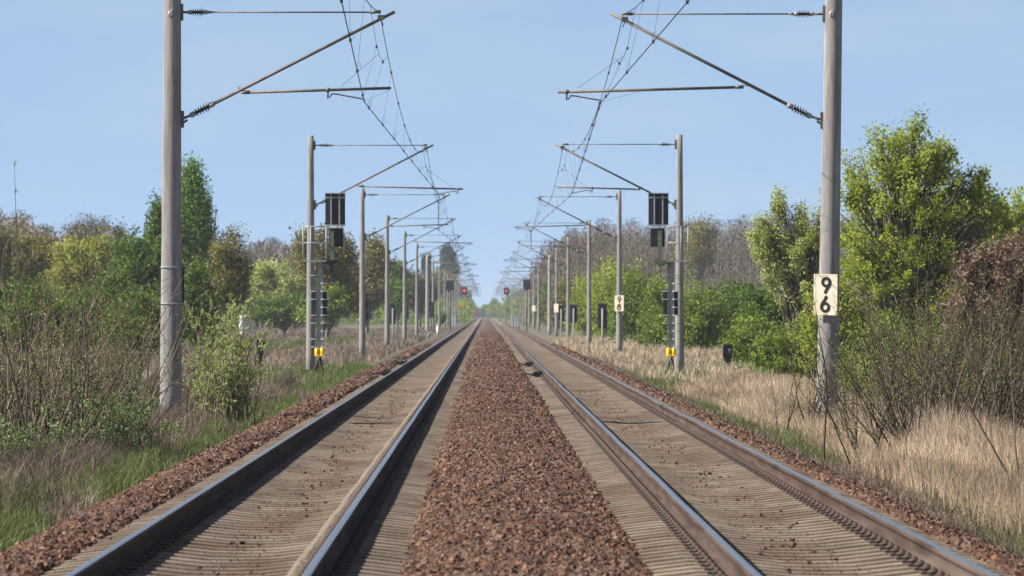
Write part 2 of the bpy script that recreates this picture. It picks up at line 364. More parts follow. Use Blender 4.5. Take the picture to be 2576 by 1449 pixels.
# ------------------------------------------------------------------ tracks
def rail_mesh():
    half = [(0.0, 0.0, 1), (0.018, -0.0006, 1), (0.028, -0.0028, 1), (0.0345, -0.009, 0), (0.036, -0.016, 0), (0.0365, -0.034, 0), (0.034, -0.040, 0), (0.012, -0.050, 0),
            (0.0085, -0.085, 0), (0.0095, -0.125, 0), (0.018, -0.145, 0), (0.055, -0.156, 0), (0.075, -0.161, 0), (0.075, -0.172, 0)]
    prof = half + [(-x, z, m) for x, z, m in reversed(half[1:])]
    ysr = np.concatenate([np.arange(12, 300, 2.0), np.arange(300, 900, 6), np.arange(900, 2601, 25)])
    k = len(prof); n = len(ysr)
    wob = 0.0022 * np.sin(ysr * 0.23) + 0.0018 * np.sin(ysr * 0.57 + 1) + np.clip((ysr - 150) / 900, 0, 1.0) * 0.06 * np.sin(ysr * 0.045 + 0.6) * np.sin(ysr * 0.019)
    V = np.zeros((n, k, 3)); P = np.array([(a, c) for a, c, _ in prof])
    V[:, :, 0] = P[None, :, 0] + wob[:, None]; V[:, :, 1] = ysr[:, None]; V[:, :, 2] = P[None, :, 1] + wob[:, None] * 0.5
    i = np.arange(n - 1)[:, None] * k + np.arange(k)[None, :]; j = np.arange(n - 1)[:, None] * k + (np.arange(k)[None, :] + 1) % k
    F = np.stack([i, j, j + k, i + k], -1).reshape(-1, 4)
    mi = np.tile([1 if (prof[q][2] and prof[(q + 1) % k][2]) else 0 for q in range(k)], n - 1)
    cap = np.array([list(range(k - 1, -1, -1))])
    return np_mesh('rail', V.reshape(-1, 3), [F, cap], [M['rust_rail'], M['rail_top']], smooth=True, midx=np.concatenate([mi, [0]]))
RAIL = rail_mesh()
# B70-like sleeper: high rail seats, low waist, about the sleeper centre, top heights are absolute
SX = [-1.30, -1.22, -0.98, -0.90, -0.60, -0.48, -0.25, 0.0, 0.25, 0.48, 0.60, 0.90, 0.98, 1.22, 1.30]
SZ = [-0.216, -0.204, -0.176, -0.174, -0.174, -0.188, -0.214, -0.219, -0.214, -0.188, -0.174, -0.174, -0.176, -0.204, -0.216]
def sleeper_np():
    V, F = [], []
    for x, z in zip(SX, SZ):
        V += [(x, -0.16, -0.36), (x, -0.140, z - 0.005), (x, -0.136, z), (x, 0.136, z), (x, 0.140, z - 0.005), (x, 0.16, -0.36)]
    k = 6
    for i in range(len(SX) - 1):
        for q in range(5): F.append((i * k + q, i * k + q + 1, (i + 1) * k + q + 1, (i + 1) * k + q))
    F4 = [tuple(reversed(f)) for f in F]
    e = (len(SX) - 1) * k
    return np.array(V), np.array(F4), np.array([[0, 1, 2, 3, 4, 5], [e + 5, e + 4, e + 3, e + 2, e + 1, e]])
SV, SF, SE = sleeper_np()
SLEEPER = np_mesh('sleeper', SV, [SF, SE], M['sleeper'])
def clip_mb(sides):
    mb = MB()
    for s in sides:
        mb.box((s * 0.125, 0, -0.163), (0.085, 0.15, 0.022), bev=0.006)                # guide plate
        mb.lathe((s * 0.118, 0, -0.155), (s * 0.118, 0, -0.098), [(0, 0.022), (0.45, 0.022), (0.5, 0.030), (0.62, 0.030), (0.63, 0.019), (1, 0.018)], 6)
        pts = [(s * 0.068, -0.030, -0.145), (s * 0.075, -0.062, -0.138), (s * 0.115, -0.080, -0.128), (s * 0.150, -0.060, -0.132), (s * 0.150, -0.028, -0.135),
               (s * 0.105, -0.020, -0.120), (s * 0.092, 0.0, -0.118), (s * 0.105, 0.020, -0.120), (s * 0.150, 0.028, -0.135), (s * 0.150, 0.060, -0.132),
               (s * 0.115, 0.080, -0.128), (s * 0.075, 0.062, -0.138), (s * 0.068, 0.030, -0.145)]
        mb.path(pts, 0.0085, 5)
    return mb
CLIP_MB = clip_mb((-1, 1)); CLIPS = [clip_mb((q,)).mesh('rail_fastening', M['clip']) for q in (-1, 1)]
TRACKS = {'left': -1.90, 'right': 2.48}
for side, cx in TRACKS.items():
    tr = empty('railway_track', (cx, 0, 0), 'railway track beside the %s mast row, %s' % (
        side, 'rail sides dark in shade' if side == 'left' else 'rusty rail sides sunlit'), 'railway track', 'parallel railway tracks')
    for s in (-1, 1):
        r = link('rail', RAIL, tr); r.location = (s * 0.7535, 0, 0)
    y0 = 33.0
    for i in range(100):
        sl = link('sleeper', SLEEPER, tr); sl.location = (rnd.uniform(-.012, .012), y0 + i * 0.6 + rnd.uniform(-.01, .01), rnd.uniform(-.002, .0))
        for s in (-1, 1):
            for q in (0, 1):
                c = link('rail_fastening', CLIPS[q], sl); c.location = (s * 0.7535 - sl.location.x, 0, -sl.location.z)
    yy = np.concatenate([np.arange(13.2, 32.8, 0.6), np.arange(y0 + 60, 900, 0.6)]); n_ = len(yy)
    off = np.stack([rng.uniform(-.012, .012, n_), yy, rng.uniform(-.002, 0, n_)], -1)
    V = (SV[None] + off[:, None]).reshape(-1, 3); F = (SF[None] + len(SV) * np.arange(n_)[:, None, None]).reshape(-1, 4)
    me = np_mesh('sleepers_beyond', V, F, M['sleeper'])
    tag(link('sleeper_row', me, tr), kind='stuff')
    yc = yy[(yy > 60) & (yy < 330)]; n_ = len(yc)
    c4 = [f for f in CLIP_MB.f if len(f) == 4]; CV = np.array(CLIP_MB.v); C4 = np.array(c4)
    Vs, Fs, b0 = [], [], 0
    for s in (-1, 1):
        V = (CV[None] + np.stack([np.full(n_, s * 0.7535), yc, np.zeros(n_)], -1)[:, None]).reshape(-1, 3)
        Fs.append((C4[None] + len(CV) * np.arange(n_)[:, None, None]).reshape(-1, 4) + b0); Vs.append(V); b0 += len(V)
    tag(link('fastening_row', np_mesh('fastening_row', np.concatenate(Vs), np.concatenate(Fs), M['clip']), tr), kind='stuff')

# ------------------------------------------------------------------ masts with cantilevers
ML, MR_ = -5.63, 6.20
L_Y = [102, 183, 259.5, 325, 395, 465, 548, 608, 690, 782, 839, 905, 970, 1045, 1119, 1190, 1265, 1343]
R_Y = [102.6, 182, 264, 341, 428, 498, 554, 668, 733, 810, 887, 944, 1010, 1069, 1152, 1230, 1300, 1380]
def insulator(mb_cap, mb_disc, p0, p1, r=0.055, n=5):
    p0, p1 = Vector(p0), Vector(p1); L = (p1 - p0)
    mb_cap.lathe(p0, p0 + L * 0.22, [(0, r * .55), (.15, r * .8), (.9, r * .8), (1, r * .6)], 10)
    mb_cap.lathe(p1 - L * 0.22, p1, [(0, r * .6), (.1, r * .8), (.85, r * .8), (1, r * .5)], 10)
    mb_cap.tube(p0 + L * .2, p1 - L * .2, r * .3, k=6)
    a, b_ = p0 + L * 0.22, p1 - L * 0.22; prof = [(0, r * .45)]
    for i in range(n):
        t0 = (i + 0.15) / n; prof += [(t0, r * .45), (t0 + 0.35 / n, r * 1.25), (t0 + 0.5 / n, r * 1.25), (t0 + 0.6 / n, r * .5)]
    prof.append((1, r * .45)); mb_disc.lathe(a, b_, prof, 12)
def cantilever(t, sgn, typ, detail, rb=.152, rt=.095, ln=0.0):
    """sgn +1: track lies towards +x of the mast; typ 'A' pulls the contact wire to the mast, 'B' pushes it away"""
    k = 8 if detail else 5
    g = lambda d, z, y=0.0: (sgn * d, y, z)
    if typ == 'A': tube0, tube1, piv, con, dia_top = (1.30, 5.62), (3.93, 5.70), 2.80, 3.45, (4.00, 7.07)
    else: tube0, tube1, piv, con, dia_top = (1.60, 5.74), (4.90, 5.65), 4.74, 4.13, (3.94, 7.07)
    if not detail and typ == 'A': tube1 = (4.1, 5.70)
    rz = 7.06
    r5 = rb + (rt - rb) * 5.5 / 7.7; r7 = rb + (rt - rb) * 7.4 / 7.7; r5 -= ln * .6; r7 -= ln * .9
    b = MB(); b.box(g(r5 + .02, 5.14), (0.07, 0.10, 0.30)); b.tube(g(r5, 5.14), g(0.36, 5.22), 0.024, k=k); b.tube(g(r5 + .03, 5.07), g(r5 + .12, 5.13), .02, k=k); b.build('mast_bracket', M['tube'], t)
    b = MB(); b.box(g(r7 + .02, rz), (0.07, 0.10, 0.30)); b.tube(g(r7, rz), g(.3, rz), .022, k=k); b.build('mast_bracket', M['tube'], t)
    ca, di = MB(), MB(); insulator(ca, di, g(.29, rz), g(.64, rz), 0.052)
    i1 = ca.build('tie_insulator', M['cap'], t); di.build('insulator_sheds', M['insul'], i1)
    r_ = MB(); r_.tube(g(.62, rz), g(.74, rz), .03, .016, k=k); r_.tube(g(.72, rz), g(3.62, rz), 0.014, k=k); r_.tube(g(3.55, rz), g(3.75, rz + .01), 0.03, k=k)
    r_.build('tie_rod', M['tube'], t)
    d0 = Vector(g(.30, 5.19)); d1 = Vector(g(*dia_top)); dd = (d1 - d0).normalized()
    ca, di = MB(), MB(); insulator(ca, di, d0 + dd * .03, d0 + dd * .52, 0.062)
    i2 = ca.build('strut_insulator', M['cap'], t); di.build('insulator_sheds', M['insul'], i2)
    s_ = MB(); s_.tube(d0 + dd * .5, d1, 0.030, k=max(k, 6)); q = d1 - dd * .28
    s_.box((q.x, 0, q.z + .02), (.12, .09, .09)); s_.tube(q + Vector((0, 0, -.02)), q + Vector((sgn * .04, 0, -.12)), .012, k=5)
    s_.build('strut_tube', M['tube'], t)
    h = MB(); h.tube(g(*tube0), g(*tube1), 0.026, k=max(k, 6)); h.tube(g(tube0[0] - .05, tube0[1] + .005), g(tube0[0] + .10, tube0[1] + .003), .034, k=6)
    h.path([g(tube0[0] - .05, tube0[1] + .03), g(tube0[0] - .11, tube0[1] + .02), g(tube0[0] - .09, tube0[1] + .11)], 0.014, 5)
    h.build('registration_tube', M['tube'], t)
    zt = np.interp(piv, [tube0[0], tube1[0]], [tube0[1], tube1[1]])
    a = MB(); a.tube(g(piv, zt + .03), g(piv, zt - .15), .016, k=6); a.tube(g(piv - .03, zt), g(piv + .03, zt), .04, k=8)
    sg = 1 if con > piv else -1
    a.path([g(piv + sg * .03, zt - .14), g(piv + sg * .07, zt - .07), g(piv + sg * .16, zt - .075), g(con - sg * .05, 5.51), g(con, 5.50), g(con, 5.46)], 0.014, 5)
    a.build('steady_arm', M['tube'], t)
    return i1
def spikes(parent, pts):
    mb = MB()
    for p in pts:
        for i in range(9):
            a = rnd.uniform(0, 6.28); d = Vector((math.cos(a) * .4 + rnd.uniform(-.3, .3), rnd.uniform(-.3, .3), math.sin(a))).normalized()
            mb.tube(p, Vector(p) + d * rnd.uniform(.08, .13), .003, .001, k=3)
    mb.build('bird_spikes', M['galv'], parent)
LABL = {0: 'thick nearest concrete mast on the left, rising out of the top of the picture', 1: 'concrete mast standing just behind the left trackside signal',
        2: 'slim concrete mast, third from the front in the left row', 3: 'slim concrete mast, fourth from the front in the left row',
        4: 'slim concrete mast, fifth from the front in the left row', 5: 'slim concrete mast, sixth from the front in the left row',
        6: 'stout pale concrete mast, seventh from the front in the left row'}
LABR = {0: 'thick leaning concrete mast on the right carrying the cream 9 6 plate', 1: 'concrete mast standing just behind the right trackside signal',
        2: 'slim concrete mast on the right carrying the cream 9 8 plate', 3: 'slim concrete mast, fourth from the front in the right row',
        4: 'slim concrete mast, fifth from the front in the right row', 5: 'slim concrete mast, sixth from the front in the right row, with a blank plate',
        6: 'stout whitish concrete mast, seventh from the front in the right row'}
FAR_L = 'slim grey mast far down the left row, fading into the haze'; FAR_R = 'slim grey mast far down the right row, fading into the haze'
MASTS = {}
def make_mast(side, i, Y):
    x = ML if side == 'L' else MR_; sgn = 1 if side == 'L' else -1
    typ = ('A' if i % 2 == 0 else 'B') if side == 'L' else ('B' if i % 2 == 0 else 'A')
    lab = (LABL if side == 'L' else LABR).get(i, FAR_L if side == 'L' else FAR_R)
    gz = float(gnd_z(x, Y)) - 0.1
    t = empty('catenary_mast', (x, Y, 0), lab, 'catenary mast', 'catenary masts of the %s row' % ('left' if side == 'L' else 'right'))
    big = i == 0; stout = i == 6
    rb, rt, H = (0.200, 0.150, 8.1) if big else ((0.185, 0.14, 7.3) if stout else (0.152, 0.095, 7.32 + (.05 if i % 3 else -.08)))
    lean = (-0.05, 0.09) if (side == 'R' and big) else ((-0.02, 0.015) if side == 'L' and big else (0, 0))
    p = MB(); prof = [(q / 10, rb + (rt - rb) * q / 10) for q in range(11)]
    p.lathe((lean[0], 0, gz), (lean[1], 0, H), prof, 28 if i < 4 else 10)
    pole = p.build('pole', M['concrete_pale'] if stout else M['concrete'], t)
    if i < 8: cantilever(t, sgn, typ, i < 3, rb, rt, lean[1] if side == 'R' else 0.0)
    else:
        c0 = MASTS[(side, typ)]
        for ch in c0.children:
            if ch.name.startswith('pole') or ch.name.startswith('backing') or ch.name.startswith('bird') or ch.name.startswith('mast_band') or ch.name.startswith('earth'): continue
            c = ch.copy(); COL.objects.link(c); c.parent = t
            for g2 in ch.children:
                if g2.name.startswith('insulator'): d = g2.copy(); COL.objects.link(d); d.parent = c
    if 4 <= i: MASTS[(side, typ)] = t
    if big:
        sx_ = -1 if side == 'L' else 1
        bo = MB(); zc = at(0, 36, Y)[1]
        bo.lathe((sx_ * -.01 + (0.06 if side == 'R' else 0.0) - .02, -.15, zc), (sx_ * -.01 + (0.06 if side == 'R' else 0.0) - .02, -.20, zc), [(0, .055), (.5, .055), (1, .035)], 14)
        bo.build('pole_bolt', M['cap'], t)
        spikes(t, [(-.0, -.18, zc), (sgn * .52, 0, 7.06), (sgn * .62, 0, 5.36)])
    return t
masts_L = [make_mast('L', i, Y) for i, Y in enumerate(L_Y)]
masts_R = [make_mast('R', i, Y) for i, Y in enumerate(R_Y)]

# black panel strapped to the back of the nearest left mast
def back_panel(Y, x, y0, y1, wpx, name_lab):
    z1, z0 = at(0, y0, Y)[1], at(0, y1, Y)[1]; wd = wpx * Y / FPX
    t = empty('trackside_board', (x, Y, z0), name_lab, 'board', 'black warning boards seen from behind')
    b = MB(); b.box((0, 0.235, (z1 - z0) / 2), (wd, 0.03, z1 - z0), bev=.006); b.build('panel', M['black'], t)
    c = MB()
    for z in (0.03, z1 - z0 - .03):
        pts = [(0.203 * math.cos(a) , 0.203 * math.sin(a), z) for a in np.linspace(0, 2 * math.pi, 25)]
        c.path(pts, .009, 4)
    c.build('strap', M['galv'], t)
back_panel(102, ML - .005, 668, 768, 61, 'tall black board strapped behind the thick nearest left mast')

# ------------------------------------------------------------------ kilometre plates
def stroke(mb, pts, wd, y0, y1, closed=False):
    n = len(pts); L, R = [], []
    for i, p in enumerate(pts):
        a = Vector(pts[(i - 1) % n] if closed else pts[max(i - 1, 0)]); c = Vector(pts[(i + 1) % n] if closed else pts[min(i + 1, n - 1)])
        d = (c - a).normalized(); nn = Vector((-d.y, d.x)) * wd / 2; p = Vector(p)
        L.append(p + nn); R.append(p - nn)
    m = n if closed else n - 1
    for i in range(m):
        j = (i + 1) % n; q = [L[i], L[j], R[j], R[i]]
        vs = [(v.x, y0, v.y) for v in q] + [(v.x, y1, v.y) for v in q]
        mb.add(vs, [(0, 1, 2, 3), (7, 6, 5, 4), (0, 4, 5, 1), (2, 6, 7, 3)] + ([] if closed else [(1, 5, 6, 2), (3, 7, 4, 0)]))
def digit(mb, ch, cx, cz, h, wd):
    r = h * 0.225
    def ring(z, rr): stroke(mb, [(cx + rr * math.cos(a), z + rr * 1.05 * math.sin(a)) for a in np.linspace(0, 2 * math.pi, 28, endpoint=False)], wd, -.006, -.002, True)
    if ch in '69':
        s = 1 if ch == '6' else -1
        ring(cz - s * (h / 2 - r * 1.05 - wd / 2), r)
        z0 = -(h / 2 - r * 1.05 - wd / 2)
        pts = [(cx + s * (-r * math.cos(0.35 * k)), cz + s * (z0 + r * math.sin(0.35 * k) * .6)) for k in range(2)]
        pts = [(cx + s * px, cz + s * pz) for px, pz in [(-r, z0), (-r * .98, z0 + r * .45), (-r * .72, z0 + r * 1.1), (-r * .1, z0 + r * 2.0), (r * .38, h / 2)]]
        stroke(mb, pts, wd, -.0065, -.0025)
    elif ch == '8':
        ring(cz - h / 2 + r * 1.1 + wd / 2, r * 1.08); ring(cz + h / 2 - r * .82 - wd / 2 , r * .82)
def km_plate(Y, x, zc, chars, label, tilt=0.0, rad=0.17):
    t = empty('kilometre_plate', (x - .03, Y - rad - .07, zc), label, 'sign', 'cream kilometre plates on the masts'); t.rotation_euler = (0, tilt, math.radians(-20))
    b = MB(); b.box((0, 0.006, 0), (0.445, 0.010, 0.74), bev=.003)
    b.box((0.02, 0.04, 0.25), (0.05, 0.07, .04)); b.box((0.02, 0.04, -0.25), (0.05, 0.07, .04)); b.build('plate', M['cream'], t)
    if chars:
        d = MB(); digit(d, chars[0], .012, .175, .30, .052)
        d.build('numeral', M['ink'], t); d = MB(); digit(d, chars[1], -.005, -.170, .30, .052); d.build('numeral', M['ink'], t)
        bo = MB()
        for bx, bz in ((-.04, .345), (0, .35), (.04, .345), (-.03, -.35), (0, -.353), (.03, -.35), (-.19, .345), (-.19, -.34), (.19, -.345), (.19, .345)):
            bo.lathe((bx, .002, bz), (bx, -.006, bz), [(0, .009), (1, .007)], 8)
        bo.build('bolt', M['clip'], t)
    return t
zc = at(0, 741.5, 102)[1]
km_plate(102.6, (2081 - 1222) * 102.3 / FPX, zc, '96', 'cream plate reading 9 6 on the thick right mast', math.radians(.6), .2)
km_plate(264, (1559 - 1222) * 264 / FPX, at(0, 763, 264)[1], '98', 'cream plate reading 9 8 on a slim right mast', 0, .15)
km_plate(498, MR_, at(0, 775, 498)[1], None, 'small weathered plate on the sixth right mast, too far off to read', 0, .15)
km_plate(733, MR_, at(0, 776, 733)[1], None, 'tiny pale plate on a far right mast, hazy and unreadable', 0, .15)

# ------------------------------------------------------------------ overhead wires
def overhead(side, Ys, mx_, sgn, first):
    cx = TRACKS['left' if side == 'L' else 'right']; zt, zcn, zst = 7.05, 5.455, 6.27
    t = empty('overhead_line', (cx, 102, 0), 'contact wire hung by droppers from its carrier above the %s track' % ('left' if side == 'L' else 'right'), 'overhead line', 'overhead lines above the tracks')
    t.location = (0, 0, 0)
    def conx(i): return mx_ + sgn * ((3.45 if (i % 2 == 0) == (side == 'L') else 4.13))
    nodes = [(first[0], first[1])] + [(Y, conx(i)) for i, Y in enumerate(Ys)]
    contact, mess, drops = [], [], []
    def mz(Y, a, b_):
        u = (Y - a) / (b_ - a); return zt - 4 * 1.05 * min(1.0, ((b_ - a) / 80)) ** 2 * u * (1 - u)
    for i in range(len(nodes) - 1):
        (a, xa), (b_, xb) = nodes[i], nodes[i + 1]; st = 16
        for k in range(st + (1 if i == len(nodes) - 2 else 0)):
            Y = a + (b_ - a) * k / st; u = (Y - a) / (b_ - a)
            contact.append((xa + (xb - xa) * u, Y, zcn)); mess.append((cx, Y, mz(Y, a, b_)))
        nd = max(5, round((b_ - a) / 9))
        for k in range(nd):
            Y = a + 3 + (b_ - a - 6) * k / (nd - 1); u = (Y - a) / (b_ - a)
            near = min(Y - a, b_ - Y)
            zz = zst + .03 if near < 6 and not (i == 0 and Y - a < 10) else mz(Y, a, b_)
            drops.append(((xa + (xb - xa) * u, Y, zcn), (cx, Y, zz)))
    k_ = 6
    mb = MB(); mb.path(contact[:49], .0085, k_); mb.path(contact[48:], .0085, 4); mb.build('contact_wire', M['wire'], t)
    mb = MB(); mb.path(mess[:49], .0075, k_); mb.path(mess[48:], .0075, 4); mb.build('carrier_wire', M['wire'], t)
    far = MB(); nfar = 0
    for j, (c, m_) in enumerate(drops):
        near = j < 70; mb = MB() if near else far
        mb.path([m_, c], .0032 if near else .004, 4)
        if j < 34:
            for p in (c, m_): mb.box(p, (.035, .035, .05))
            lo = Vector(c); ring = [lo + Vector((.035 * math.sin(a) + .02, 0, .075 + .06 * math.cos(a))) for a in np.linspace(0, 2 * math.pi, 13)]
            mb.path(ring, .003, 3)
        if near: mb.build('dropper', M['wire'], t)
    if far.v: tag(far.build('dropper_row', M['wire'], t), kind='stuff')
    for i, Y in enumerate(Ys[:9]):
        a = nodes[i][0]; b_ = nodes[i + 2][0] if i + 2 < len(nodes) else Y + 70
        mb = MB(); mb.path([(cx, Y - 8.5, mz(Y - 8.5, a, Y)), (cx, Y - 3, zst + .05), (cx, Y, zst), (cx, Y + 3, zst + .05), (cx, Y + 8.5, mz(Y + 8.5, Y, b_))], .0045, 4)
        A = (i % 2 == 0) == (side == 'L'); d = (3.02 if A else 4.55)
        mb.path([(cx, Y - 1.0, zst), (mx_ + sgn * d, Y, 5.72)], .0035, 4)
        d2 = 3.9 if A else 3.45
        mb.path([(conx(i), Y, 5.47), (mx_ + sgn * d2, Y, 5.66)], .003, 3)
        mb.build('stitch_wire', M['wire'], t)
overhead('L', L_Y, ML, 1, (36.0, -1.32))
overhead('R', R_Y, MR_, -1, (36.0, 2.84))

# ------------------------------------------------------------------ trackside signals (seen from behind)
def signal(side, Y, px, label):
    x = at(px, 0, Y)[0]; sg = 1 if side == 'L' else -1      # sg: direction of the track
    gz = float(gnd_z(x, Y)); U = Y / FPX
    t = empty('trackside_signal', (x, Y, 0), label, 'railway signal', 'tall trackside signals seen from behind')
    Z = lambda py: at(0, py, Y)[1]
    zp = Z(657)
    p = MB(); p.box((0, 0, (0.55 + zp) / 2), (.13, .10, zp - .55)); p.box((-.105, -.01, (0.6 + zp) / 2), (.05, .12, zp - .6), 1)
    p.build('post', [M['galv'], M['greenpaint']], t)
    f = MB()
    for a, b_ in (((-.18, 0), (.06, 0)), ((.14, 0), (-.05, 0)), ((-.04, -.1), (0, 0))):
        f.tube((a[0], a[1], gz - .05), (b_[0], 0, .62), .028, .022, k=6)
    f.tube((-.24, 0, gz + .12), (-.05, 0, .25), .05, .02, k=6)
    f.tube((.03, 0, gz + .02), (.24, 0, gz + .07), .035, k=6); f.box((0, .02, gz), (.36, .36, .12)); f.build('foot', M['greenpaint'] if side == 'R' else M['clip'], t)
    pb = at(0, 0, Y)[0]
    s0 = (808 - px) if side == 'L' else (1657 - px)
    for s in (-1, 1):
        yb = MB(); yb.lathe((s * .083 - .02, -.13, Z(876)), (s * .083 - .02, -.13, Z(897)), [(0, .06), (.05, .075), (.85, .07), (1, .05)], 10); yb.box((s * .083 - .02, -.13, Z(895)), (.15, .17, .05), bev=.01); yb.build('cable_box', M['yellow'], t)
    ld = MB()
    for k in range(11):
        z = .35 + k * (zp - .55) / 11
        for s in ((-1, 1) if k % 3 else (1,)): ld.tube((0, -.07, z), (s * .30, -.07, z + (0.0)), .010, k=5)
    ld.build('rung', M['galv'], t)
    # platform, cage
    cxm = (792 - px) * U if side == 'L' else (1704 - px) * U
    cw = 58 * U if side == 'L' else 52 * U
    pl = MB(); zpl = Z(657)
    hx = (835 - px) * U if side == 'L' else (1660 - px) * U
    pl.box((cxm, 0, zpl), (cw, .55, .04)); pl.build('platform', M['galv'], t)
    br = MB(); x0_, x1_ = min(hx - .22, 0), max(hx + .22, 0)
    br.extrude_xz([(x0_, zpl + .03), (x1_, zpl + .03), (x1_ - .06, zpl - .08), (x1_ - .35, zpl - .14), (x0_ + .3, zpl - .14), (x0_ + .05, zpl - .06)], -.14, .14)
    br.path([(hx - .08, -.1, zpl - .1), (hx - .06, -.12, zpl - .3), (hx + sg * -.2, -.12, zpl - .32), (hx + sg * -.34, -.1, zpl - .12)], .012, 5)
    br.tube((hx, 0, zpl - .1), (hx, 0, zpl - .35), .03, k=6); br.build('head_bracket', M['greenpaint'] if side == 'R' else M['clip'], t)
    cg = MB(); zt = Z(570)
    xs_ = [cxm - cw / 2, cxm - cw / 6 if side == 'L' else cxm + cw / 6, cxm + cw / 2]
    for yy in (-.26, .26):
        for xx in (xs_ if yy < 0 else (xs_[0], xs_[2])): cg.tube((xx, yy, zpl), (xx, yy, zt), .017, k=6)
        for zz in (zt, (zt + zpl) / 2 + .03): cg.tube((xs_[0], yy, zz), (xs_[2], yy, zz), .015, k=6)
    for xx in (xs_[0], xs_[2]):
        for zz in (zt, (zt + zpl) / 2 + .03): cg.tube((xx, -.26, zz), (xx, .26, zz), .015, k=6)
    cg.build('safety_cage', M['galv'], t)
    hp = MB(); hp.box((hx, 0, (Z(655) + Z(580)) / 2), (.13, .11, Z(580) - Z(655))); hp.build('head_post', M['greenpaint'], t)
    bx = (843 - px) * U if side == 'L' else (1656.5 - px) * U
    h = MB(); h.box((bx, .12, (Z(487) + Z(567)) / 2), (50 * U, .10, Z(487) - Z(567)), bev=.012)
    hd = h.build('main_screen', M['black'], t)
    fr = MB(); w2 = 50 * U / 2
    for s in (-.42, .42): fr.box((bx + s * w2, .045, (Z(490) + Z(566)) / 2), (.045, .03, Z(490) - Z(566)))
    fr.box((bx, .045, Z(497)), (2 * w2 * .92, .028, .04)); fr.box((bx, .045, Z(567)), (2 * w2, .05, .05)); fr.box((bx, .09, Z(487) + .01), (2 * w2 + .04, .22, .025))
    fr.build('screen_frame', M['galv'], hd)
    b2 = (845 - px) * U if side == 'L' else (1654 - px) * U
    h = MB(); h.box((b2, .12, (Z(574) + Z(621)) / 2), (36 * U, .09, Z(574) - Z(621)), bev=.012); h.build('lower_screen', M['black'], t)
    bb = (803 - px) * U if side == 'L' else (1687 - px) * U
    h = MB(); h.box((bb, .10, (Z(734) + Z(794)) / 2), (38 * U, .03, Z(734) - Z(794)), bev=.006); h.build('id_board', M['black'], t)
signal('L', 178, 806, 'tall signal left of the tracks with pale cage and ladder, seen from behind')
signal('R', 178, 1690, 'tall signal right of the tracks with dark cage and green post, seen from behind')

def post_board(px, Y, y0, y1, ybase, wpx, label, x=None):
    x, _ = at(px, 0, Y); U = Y / FPX
    z1, z0 = at(0, y0, Y)[1], at(0, y1, Y)[1]; gz = float(gnd_z(x, Y))
    t = empty('trackside_board', (x, Y, gz), label, 'board', 'black warning boards seen from behind')
    b = MB(); b.box((0, .06, (z0 + z1) / 2 - gz), (wpx * U, .04, z1 - z0), bev=.008); b.build('panel', M['black'], t)
    b = MB(); b.tube((0, 0, -.1), (0, 0, z1 - gz - .25), .045, k=8); b.build('post', M['concrete_pale'], t)
post_board(1515.5, 290, 764, 826, 880, 23, 'black board on its own grey post right of the 9 8 mast')
post_board(1443, 345, 766, 812, 840, 18, 'black board on a slim post, second of the right-hand boards')
post_board(1412, 395, 768, 806, 830, 15, 'black board on a slim post, farthest of the right-hand boards')
post_board(915, 268, 737, 803, 870, 20, 'black board standing behind the third left mast')
post_board(988, 345, 765, 815, 850, 13, 'black board on a slim pale post behind the fourth left mast')
post_board(1022, 405, 766, 800, 830, 11, 'small black board behind the fifth left mast')
post_board(1086, 560, 760, 800, 800, 11, 'small black board behind the stout left mast')

# small dark trackside devices on short posts
def device(px, Y, label, ribs):
    x, _ = at(px, 0, Y); gz = float(gnd_z(x, Y)); t = empty('control_box', (x, Y, gz), label, 'control box', 'small dark control boxes on short posts')
    top = at(0, 868 if px > 1222 else 857, Y)[1] - gz; bh = .44 if px > 1222 else .38
    b = MB(); b.box((0, 0, top - bh / 2), (.33, .24, bh), bev=.02); b.box((0.02, 0, top + .012), (.36, .28, .03), bev=.008)
    for i in range(3): b.box((-.06 + i * .0, -.125, top - .12 - i * .11), (.28, .02, .02))
    b.build('housing', M['black'], t)
    b = MB(); b.box((.06, -.126, top - .16), (.09, .012, .05)); b.box((.06, -.126, top - .24), (.11, .012, .04)); b.build('plate', M['cap'], t)
    b = MB(); b.box((0, 0, (top - bh) - .07), (.24, .18, .14), bev=.015); b.box((0, 0, (top - bh - .1) / 2 - .05), (.15, .12, top - bh - .0)); b.build('post', M['ink'], t)
    b = MB(); b.path([(-.1, -.05, top - bh), (-.22, -.05, top - bh - .15), (-.21, -.05, top - bh - .45), (-.12, -.03, 0)], .015, 5); b.build('cable', M['ink'], t)
device(1830, 200, 'black ribbed box on a short post beyond the right signal', True)
device(656, 212, 'dark box on a short post in the dry field left of the masts', True)

# rail magnets: dark wing shaped housings clamped beside the rail
def magnet(x, Y, s, label):
    t = empty('rail_magnet', (x, Y, -.2), label, 'rail magnet', 'dark magnet housings clamped beside the rails')
    b = MB(); b.extrude_xz([(-.20, .06), (-.16, .16), (.10, .20), (.13, .10), (.12, .0), (-.05, .02)], -.25, .25); b.build('housing', M['ink'], t)
    b = MB(); b.path([(s * -.18, 0, .09), (s * -.36, .05, .12), (s * -.52, -.1, .05), (s * -.8, -.3, .0)], .022, 5); b.build('cable', M['ink'], t)
for i, (px, py, lab) in enumerate([(1338, 940, 'front black magnet housing left of the inner right-hand rail'), (1326, 915, 'rear black magnet housing left of the inner right-hand rail'),
                                   (985, 938, 'front black magnet housing and cable outside the leftmost rail'), (1012, 912, 'rear black magnet housing and cable outside the leftmost rail')]):
    Y = FPX * (EYE + .08) / (py - 787); x = (px - 1222) * Y / FPX
    x = 1.52 if px > 1222 else -2.86
    magnet(x, Y, 1, lab)
def cable(pts, label, r=.012):
    b = MB(); b.path(pts, r, 5); o = b.build('ground_tube', M['ink'], None); tag(o, label, 'cable', 'thin dark cables crossing the tracks')
